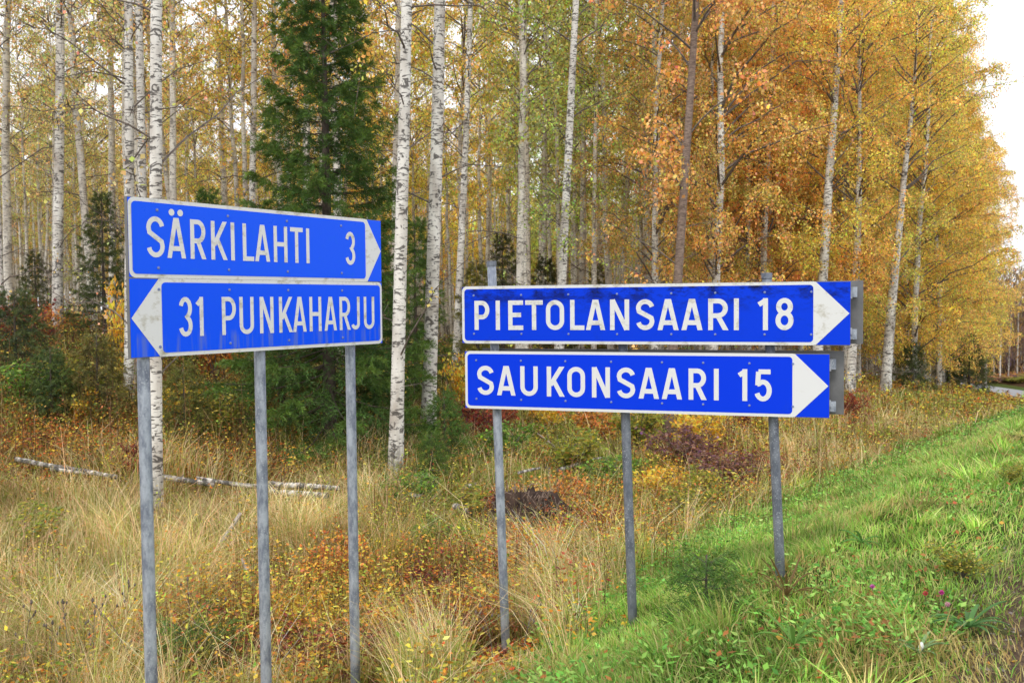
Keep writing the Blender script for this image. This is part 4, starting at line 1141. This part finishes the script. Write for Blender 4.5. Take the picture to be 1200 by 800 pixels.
def verge_herbs():
    rs = np.random.RandomState(47)
    n = 11000; x, y, D, u, w = scatter(rs, n, 3.3, 18); keep = (w > .8) & (cover(x, y)[:, 0] > .5) & (vnoise(x, y, 1.1, 77) > rs.uniform(.25, .75, n))
    x, y, D = x[keep], y[keep], D[keep]; n = len(x); z = height(x, y)
    nl = 8; idx = np.repeat(np.arange(n), nl); m = len(idx); a2 = rs.uniform(0, 6.28, m)
    out = np.stack([np.cos(a2), np.sin(a2), rs.uniform(.15, 1.0, m)], 1)
    P = np.stack([x, y, z], 1)[idx] + out * (rs.uniform(.0, .09, m))[:, None] + np.array([0, 0, 1]) * rs.uniform(.01, .07, (m, 1))
    dv = unit(out * [1, 1, .5] + rs.normal(0, .25, (m, 3))); nv = unit(np.cross(dv, np.array([0, 0, 1.0]) + rs.normal(0, .35, (m, 3))))
    ls = rs.uniform(.016, .052, m)
    V, F = kites(P, dv, nv, ls, ls * rs.uniform(.25, .6, m))
    col = palette(rs, np.zeros(m, int), LEAFPAL, .2)
    br = rs.rand(n)[idx] < .10; col[br] = s2l([(150, 104, 60), (186, 120, 66)])[rs.randint(0, 2, br.sum())]
    o = np_obj("verge_herbs", np_mesh("verge_herbs", V, F, col, [M['weed']])); tag(o, "clover and broad-leaved herbs growing through the verge grass", 'herbs', kind='stuff')
    # fallen leaves on the verge, thickest by the gravel
    n = 2600; x, y, D, u, w = scatter(rs, n, 3.2, 22); keep = (w > -.2) & (w < 4.5) & (rs.rand(n) < np.interp(w, [0, 1.2, 2.2, 5], [.9, .75, .2, .12])); x, y = x[keep], y[keep]; n = len(x)
    P = np.stack([x, y, height(x, y) + rs.uniform(.005, .06, n) * (np.asarray(w[keep]) > .9)], 1); a = rs.uniform(0, 6.28, n)
    dv = unit(np.stack([np.cos(a), np.sin(a), rs.normal(0, .25, n)], 1)); nv = unit(np.cross(dv, np.array([0, 0, 1.0]) + rs.normal(0, .4, (n, 3))))
    ls = rs.uniform(.02, .05, n); V, F = kites(P, dv, nv, ls, ls * .85)
    c = s2l([(226, 150, 60), (206, 104, 54), (190, 130, 70), (230, 180, 80), (150, 92, 60), (220, 120, 84)])[rs.randint(0, 6, n)]
    o = np_obj("fallen_leaves", np_mesh("fallen_leaves", V, F, c, [M['weed']])); tag(o, "fallen orange and yellow leaves on the verge and gravel", 'leaves', kind='stuff')
    # pebbles of the shoulder
    n = 2600; x = rs.uniform(1.2, 4.5, n); y = rs.uniform(2.8, 6.5, n); u, v = uv(x, y); s = (v < 1.0) & (v > -.8); x, y = x[s], y[s]; n = len(x); z = height(x, y); r = rs.uniform(.004, .014, n)
    oc = np.array([[1, 0, 0], [0, 1, 0], [-1, 0, 0], [0, -1, 0], [0, 0, .7]]); V = np.stack([x, y, z], 1)[:, None] + oc[None] * r[:, None, None] * rs.uniform(.7, 1.3, (n, 5, 1))
    b = np.arange(n)[:, None] * 5; F = np.concatenate([b + [0, 1, 4], b + [1, 2, 4], b + [2, 3, 4], b + [3, 0, 4]], 1).reshape(-1, 3)
    o = np_obj("shoulder_gravel", np_mesh("shoulder_gravel", V.reshape(-1, 3), F, None, [M['gravel']])); tag(o, "brownish gravel of the road shoulder in the corner of the verge", 'gravel', kind='stuff')
def tufts():
    rs = np.random.RandomState(53); n = 420; x, y, D, u, w = scatter(rs, n, 3.4, 22); s = (w > .9) & (w < 6.5) & (short_factor(x, y) > .7); x, y, D = x[s], y[s], D[s]; n = len(x)
    W = cover(x, y); kc = pick_kind(rs, W); R = rs.uniform(.05, .14, n); hh = rs.uniform(.9, 1.65, n)
    m = 60; idx = np.repeat(np.arange(n), m); a = rs.uniform(0, 6.28, n * m); r = np.sqrt(rs.rand(n * m)) * R[idx]
    bx, by = x[idx] + np.cos(a) * r, y[idx] + np.sin(a) * r
    V, F, c = blades(rs, bx, by, D[idx], kc[idx], hh[idx], 1.25)
    mul = np.exp(rs.normal(0, .22, n))[idx]; c = np.clip(c * np.repeat(mul, 2)[:, None], 0, 1)
    V = V.reshape(-1, 6, 3); tip = np.stack([np.cos(a), np.sin(a), np.zeros(len(a))], 1) * (r * 1.3)[:, None]
    V[:, 2:4] += (tip * .35)[:, None]; V[:, 4:6] += tip[:, None]
    o = np_obj("grass_tufts", np_mesh("grass_tufts", V.reshape(-1, 3), F, c, [M['grass']])); tag(o, "taller rough tufts of grass standing out of the verge and ditch", 'grass', kind='stuff')
grass(); weeds(); verge_herbs(); tufts()

# ------------------------------------------------------------------ bushes and plants one can tell apart
def bush_meshes(seed, H, R, nst, nleaf, ls, pal, stemc=None):
    rs = np.random.RandomState(seed); sm = MB(); tw = []
    for i in range(nst):
        a = rs.uniform(0, 6.28); q = rs.uniform(.2, 1) * R; h = H * rs.uniform(.55, 1.05) * (1 - .25 * q / R); ts = np.linspace(0, 1, 5)
        P = np.stack([math.cos(a) * q * ts ** 1.3, math.sin(a) * q * ts ** 1.3, h * ts], 1) + rs.normal(0, .02 * H, (5, 3)) * ts[:, None]
        sm.tube(list(P), list((.004 + .005 * H) * (1 - .8 * ts)), 4, caps=False)
        for j in range(7):
            s = rs.uniform(.3, 1); b = np.array([np.interp(s, ts, P[:, k]) for k in range(3)]); e = b + unit(rs.normal(0, 1, 3) + [0, 0, .8]) * H * rs.uniform(.08, .25)
            sm.tube([b, e], [.003, .0015], 3, caps=False); tw.append((b, e))
    b = np.array([t[0] for t in tw]); e = np.array([t[1] for t in tw]); idx = rs.randint(0, len(tw), nleaf); t = rs.rand(nleaf)[:, None]
    C = b[idx] * (1 - t) + e[idx] * t + rs.normal(0, .02, (nleaf, 3)); dv = unit(rs.normal(0, .7, (nleaf, 3)) + [0, 0, .1]); nv = unit(np.cross(dv, rs.normal(0, 1, (nleaf, 3)) + [0, 0, .5]))
    l = ls * rs.uniform(.6, 1.4, nleaf); V, F = kites(C, dv, nv, l, l * .6); P = s2l(pal) * GK
    col = P[rs.randint(0, len(P), nleaf)] * leaf_tints(rs, nleaf, .06, .18)
    return sm.mesh("stems", M['twig']), np_mesh("foliage", V, F, np.clip(col, 0, 1), [M['weed']])
BUSH_PALETTE = {'maroon': [(116, 52, 50), (140, 66, 56), (96, 48, 46), (170, 90, 60)], 'yellow': [(232, 194, 66), (214, 200, 84), (222, 160, 58)],
      'orange': [(214, 146, 70), (196, 112, 58), (222, 172, 84), (150, 110, 60)], 'olive': [(140, 146, 62), (118, 130, 52), (186, 168, 74)], 'red': [(150, 72, 54), (174, 96, 62), (122, 58, 50)], 'purple': [(124, 88, 84), (104, 70, 68), (146, 108, 96), (160, 120, 90)], 'green': [(104, 138, 58), (128, 156, 66), (86, 118, 50)]}
BM = {c: bush_meshes(500 + i, 1.0, .5, 16, 1500, .05, p) for i, (c, p) in enumerate(BUSH_PALETTE.items())}
def bush(c, px, D, sx, sz, label, name="bush"):
    g = ground_at(px, D); r = bpy.data.objects.new(name, None); COL.objects.link(r); r.location = tuple(g); r.rotation_euler = (0, 0, px * .7); r.scale = (sx, sx, sz)
    tag(r, label, 'bush', "autumn bushes under the forest edge")
    for nm, me in zip(("stems", "foliage"), BM[c]):
        q = bpy.data.objects.new(nm, me); COL.objects.link(q); q.parent = r; q['kind'] = 'stuff'
for b in [
 ('maroon', 22, 19.5, 2.2, 1.7, "broad maroon bush at the far left beside the lone white birch"),
 ('orange', 50, 20.5, 1.4, 1.5, "thin orange bush mixed into the maroon one at the far left"),
 ('olive', 95, 15.5, 1.9, 1.2, "rounded olive bush just left of the SÄRKILAHTI sign above the orange leaves"),
 ('green', 35, 15.0, 1.8, 1.1, "dark green bush at the left edge above the orange leaves"),
 ('yellow', 98, 14.6, .8, .9, "small yellow-leaved sapling in front of the olive bush"),
 ('yellow', 148, 18.0, 1.2, 2.6, "tall thin yellow sapling against the dark spruce left of the sign"),
 ('maroon', 158, 12.2, .7, .6, "small dark red bush by the outermost post of the SÄRKILAHTI sign"),
 ('orange', 255, 19.0, 2.2, 2.6, "orange sapling half hidden behind the lower SÄRKILAHTI sign board"),
 ('yellow', 205, 15.0, 1.2, 1.1, "yellowish bush seen through the posts under the arrow of the PUNKAHARJU board"),
 ('olive', 265, 15.0, 1.6, .9, "olive bush between the outer and centre posts of the SÄRKILAHTI sign"),
 ('maroon', 552, 17.0, 1.3, 1.0, "deep maroon bush under the left end of the SAUKONSAARI board"),
 ('yellow', 545, 19.0, 1.1, 1.8, "pale yellow bush between the thick birch and the PIETOLANSAARI board"),
 ('red', 590, 18.0, .9, .9, "reddish bush beside the first post of the PIETOLANSAARI sign"),
 ('yellow', 640, 19.0, 1.2, 1.2, "yellow sapling below the KON of SAUKONSAARI"),
 ('orange', 700, 18.0, 1.6, 1.2, "loose orange bush below the SAA of SAUKONSAARI"),
 ('olive', 745, 17.0, 1.7, 1.2, "olive bush left of the brown-barked birch"),
 ('yellow', 815, 17.0, 1.5, 1.2, "yellow-green bush right of the brown-barked birch"),
 ('purple', 852, 14.2, 1.5, .72, "purplish leafless-looking bush left of the third post of the SAUKONSAARI sign"),
 ('olive', 812, 11.2, 1.0, .62, "dark olive bush at the ditch where the green verge begins"),
 ('maroon', 872, 20.0, .8, 1.3, "dark red bush touching the lower edge of the SAUKONSAARI board"),
 ('red', 1000, 24.0, .9, .95, "small bright red-brown bush standing in the pale grass right of the signs"),
 ('orange', 660, 12.2, 1.0, .6, "orange bush right of the root plate"),
 ('yellow', 770, 13.0, 1.1, .7, "yellow bush between the last two posts of the SAUKONSAARI sign"),
 ('olive', 1185, 8.4, .4, .22, "tuft of olive brown leaves on the green verge near the right edge"),
 ('olive', 1128, 5.3, .45, .26, "brownish olive plant tuft in the lower right of the verge"),
 ('yellow', 350, 7.4, .9, .5, "yellow bush at the foot of the SÄRKILAHTI sign between its last two posts"),
 ('orange', 392, 8.6, .7, .65, "orange-leaved bush just left of the innermost post of the SÄRKILAHTI sign"),
 ('yellow', 455, 7.2, .9, .45, "golden bush right of the innermost post of the SÄRKILAHTI sign"),
 ('maroon', 500, 8.4, .9, .45, "low maroon bush left of the first post of the PIETOLANSAARI sign"),
 ('orange', 625, 9.6, .8, .45, "orange bush growing in front of the root plate"),
 ('green', 488, 12.0, 1.1, .55, "green leafy bush just left of the white birch chunks"),
 ('olive', 540, 11.5, 1.2, .5, "olive bush below the broken birch chunk"),
 ('green', 585, 15.5, 1.5, .9, "green bush under the first letters of SAUKONSAARI"),
 ('olive', 665, 15.0, 1.8, .9, "olive thicket behind the bare white branch"),
 ('maroon', 590, 11.2, 1.0, .55, "maroon plants growing around the left side of the root plate"),
 ('red', 640, 11.0, 1.0, .5, "rusty red plants growing around the right side of the root plate"),
 ('purple', 800, 15.5, 1.5, .9, "dull purple bush above the start of the green verge"),
 ('olive', 840, 12.6, 1.3, .7, "olive bush directly below the purplish one by the third post"),
 ('green', 710, 13.5, 1.3, .7, "green bush beside the middle post of the SAUKONSAARI sign"),
 ('maroon', 700, 11.0, .9, .4, "low brown-red plants left of the middle SAUKONSAARI post"),
 ('olive', 20, 9.5, 1.2, .6, "olive plant clump at the left edge below the long log"),
 ('maroon', 330, 6.6, .8, .3, "dark maroon plants at the bottom between the last two SÄRKILAHTI posts"),
 ('maroon', 470, 6.5, .9, .32, "dark maroon plants at the bottom edge right of the innermost SÄRKILAHTI post"),
 ('green', 510, 10.0, 1.0, .45, "bright green leafy patch between the two signs"),
]: bush(*b)
for i in range(16):
    bush(('purple', 'orange', 'olive')[i % 3], 1130 + i * 11, 122 + (i * 7 % 5), 6.0, 1.1, "low rusty brown bush on the far side of the road bend")
for o_ in [o for o in bpy.data.objects if o.get('label') == "low rusty brown bush on the far side of the road bend"]: o_['group'] = "rusty bushes beyond the road bend"
def dried_weed(px, D, h, bendx, label):
    g = ground_at(px, D); rs = np.random.RandomState(px); r = empty("dried_weed", tuple(g)); tag(r, label, 'weed', "dead brown weed stalks in the foreground")
    ts = np.linspace(0, 1, 7); P = np.stack([bendx * ts ** 2.2, .05 * ts, h * ts], 1); st = MB(); st.tube(list(P), list(.0045 * (1 - .6 * ts)), 5); 
    hd = MB()
    for j in range(5):
        s = rs.uniform(.45, .95); b = np.array([np.interp(s, ts, P[:, k]) for k in range(3)]); a = rs.uniform(0, 6.28); e = b + np.array([math.cos(a) * .07, math.sin(a) * .07, .06]) * rs.uniform(.5, 1.3)
        st.tube([b, e], [.0025, .0015], 4); hd.tube([e - [0, 0, .004], e + [.002, 0, .008], e + [.004, 0, .022]], [.003, .009, .002], 6)
    hd.tube([P[-1], P[-1] + [.001, 0, .012], P[-1] + [.002, 0, .035]], [.004, .011, .003], 6)
    st.build("stalk", M['twig'], r); hd_o = hd.build("seed_heads", M['twig'], r); hd_o['kind'] = 'stuff'
for q in [(16, 6.4, .60, .05, "dead branching weed stalk in the bottom left corner"), (49, 6.5, .42, .0, "short upright dead stalk next to the bottom left corner"),
          (98, 6.4, .55, .01, "upright brown stalk with a single dark seed head left of the outermost post"), (70, 6.7, .5, -.05, "thin dead stalk between the corner weed and the seed-head stalk"),
          (150, 6.3, .66, -.30, "arching dead stalk bending left from the outermost SÄRKILAHTI post"), (138, 6.8, .6, .02, "straight dead stalk close to the outermost SÄRKILAHTI post"),
          (215, 6.6, .72, -.02, "dead stalk just right of the outermost SÄRKILAHTI post"), (236, 6.5, .6, .12, "leaning dead stalk above the spruce seedling"),
          (486, 6.3, .42, .02, "reddish dead stalk at the bottom beside the maroon leaves"), (521, 6.1, .4, .05, "dead stalk left of the foot of the first PIETOLANSAARI post"),
          (574, 6.05, .34, -.08, "dead twiggy stalk leaning off the foot of the first PIETOLANSAARI post"), (612, 5.95, .33, .1, "dead stalk right of the foot of the first PIETOLANSAARI post"),
          (664, 11.0, .8, -.25, "dark bare twig arching beside the root plate")]: dried_weed(*q)
def clover(px, py, col, label):
    g = at(px, py + 16); D = g[1]; top = unproj(px, py, D); h = top[2] - g[2]; r = empty("clover_flower", tuple(g)); tag(r, label, 'flower', "clover flowers in the verge")
    s = MB(); s.tube([(0, 0, -.01), (.004, 0, h * .5), (0, 0, h)], .0014, 5); s.build("stem", M['sprucebark'], r)
    rs = np.random.RandomState(px); n = 90; C = unit(rs.normal(0, 1, (n, 3))); V, F = kites(C * .004 + [0, 0, h], C, unit(np.cross(C, rs.normal(0, 1, (n, 3)))), np.full(n, .011), np.full(n, .005))
    np_obj("flower_head", np_mesh("flower_head", V, F, s2l(col)[None] * np.exp(rs.normal(0, .15, (n, 1))), [M['weed']]), r)['kind'] = 'stuff'
clover(1022, 691, (222, 104, 196), "pink clover flower in the green verge, the one farthest from the right edge")
clover(1103, 698, (214, 60, 170), "deep magenta clover flower in the lower right of the verge")
clover(1084, 699, (214, 96, 96), "reddish fading clover flower just left of the magenta one")
clover(1110, 712, (226, 170, 190), "pale pink clover flower just below the magenta one")
def rosette(px, py, n, L, wd, col, label, up=.35, cen=None):
    g = at(px, py); rs = np.random.RandomState(px + 1); r = empty("leafy_herb", tuple(g)); tag(r, label, 'plant')
    for i in range(n):
        a = 2.4 * i + rs.normal(0, .2); u_ = up * rs.uniform(.5, 1.6); l = L * rs.uniform(.7, 1.15); d = np.array([math.cos(a), math.sin(a), 0]); s = np.array([-d[1], d[0], 0]); V = []; 
        for t in np.linspace(0, 1, 6):
            c = d * l * t + np.array([0, 0, 1]) * l * (u_ * t * 1.6 - .75 * t * t * .8) + [0, 0, .03]; ww = wd * (math.sin(math.pi * min(1, .12 + t * .86)) ** .7) * (1 if int(t * 10) % 2 else .72)
            V += [c - s * ww / 2, c + [0, 0, -.006], c + s * ww / 2]
        F = [q for k in range(5) for q in ([3 * k, 3 * k + 1, 3 * k + 4, 3 * k + 3], [3 * k + 1, 3 * k + 2, 3 * k + 5, 3 * k + 4])]
        np_obj("leaf", np_mesh("leaf", np.array(V), np.array(F), np.tile(s2l(col) * math.exp(rs.normal(0, .12)), (10, 1)), [M['weed']]), r)
    if cen is not None:
        m = MB(); m.tube([(0, 0, .03), (.01, 0, .06), (.01, 0, .075)], [.008, .012, .005], 9); np_obj("pale_bud", m.mesh("pale_bud", M['white'], True), r)
rosette(1077, 772, 9, .13, .022, (140, 168, 116), "grey-green rosette with a pale centre at the bottom right of the verge", .5, 1)
rosette(1135, 742, 13, .19, .034, (96, 138, 78), "dark feathery-leaved plant leaning right in the lower right corner", .55)
rosette(1010, 640, 8, .16, .03, (92, 140, 66), "flat dark green grass tuft in the middle of the verge", .5)
rosette(930, 762, 9, .16, .03, (110, 150, 70), "broad-leaved herb near the bottom edge below the third post", .6)
rosette(922, 705, 10, .17, .02, (130, 104, 66), "brown withered plant around the foot of the third SAUKONSAARI post", .9)
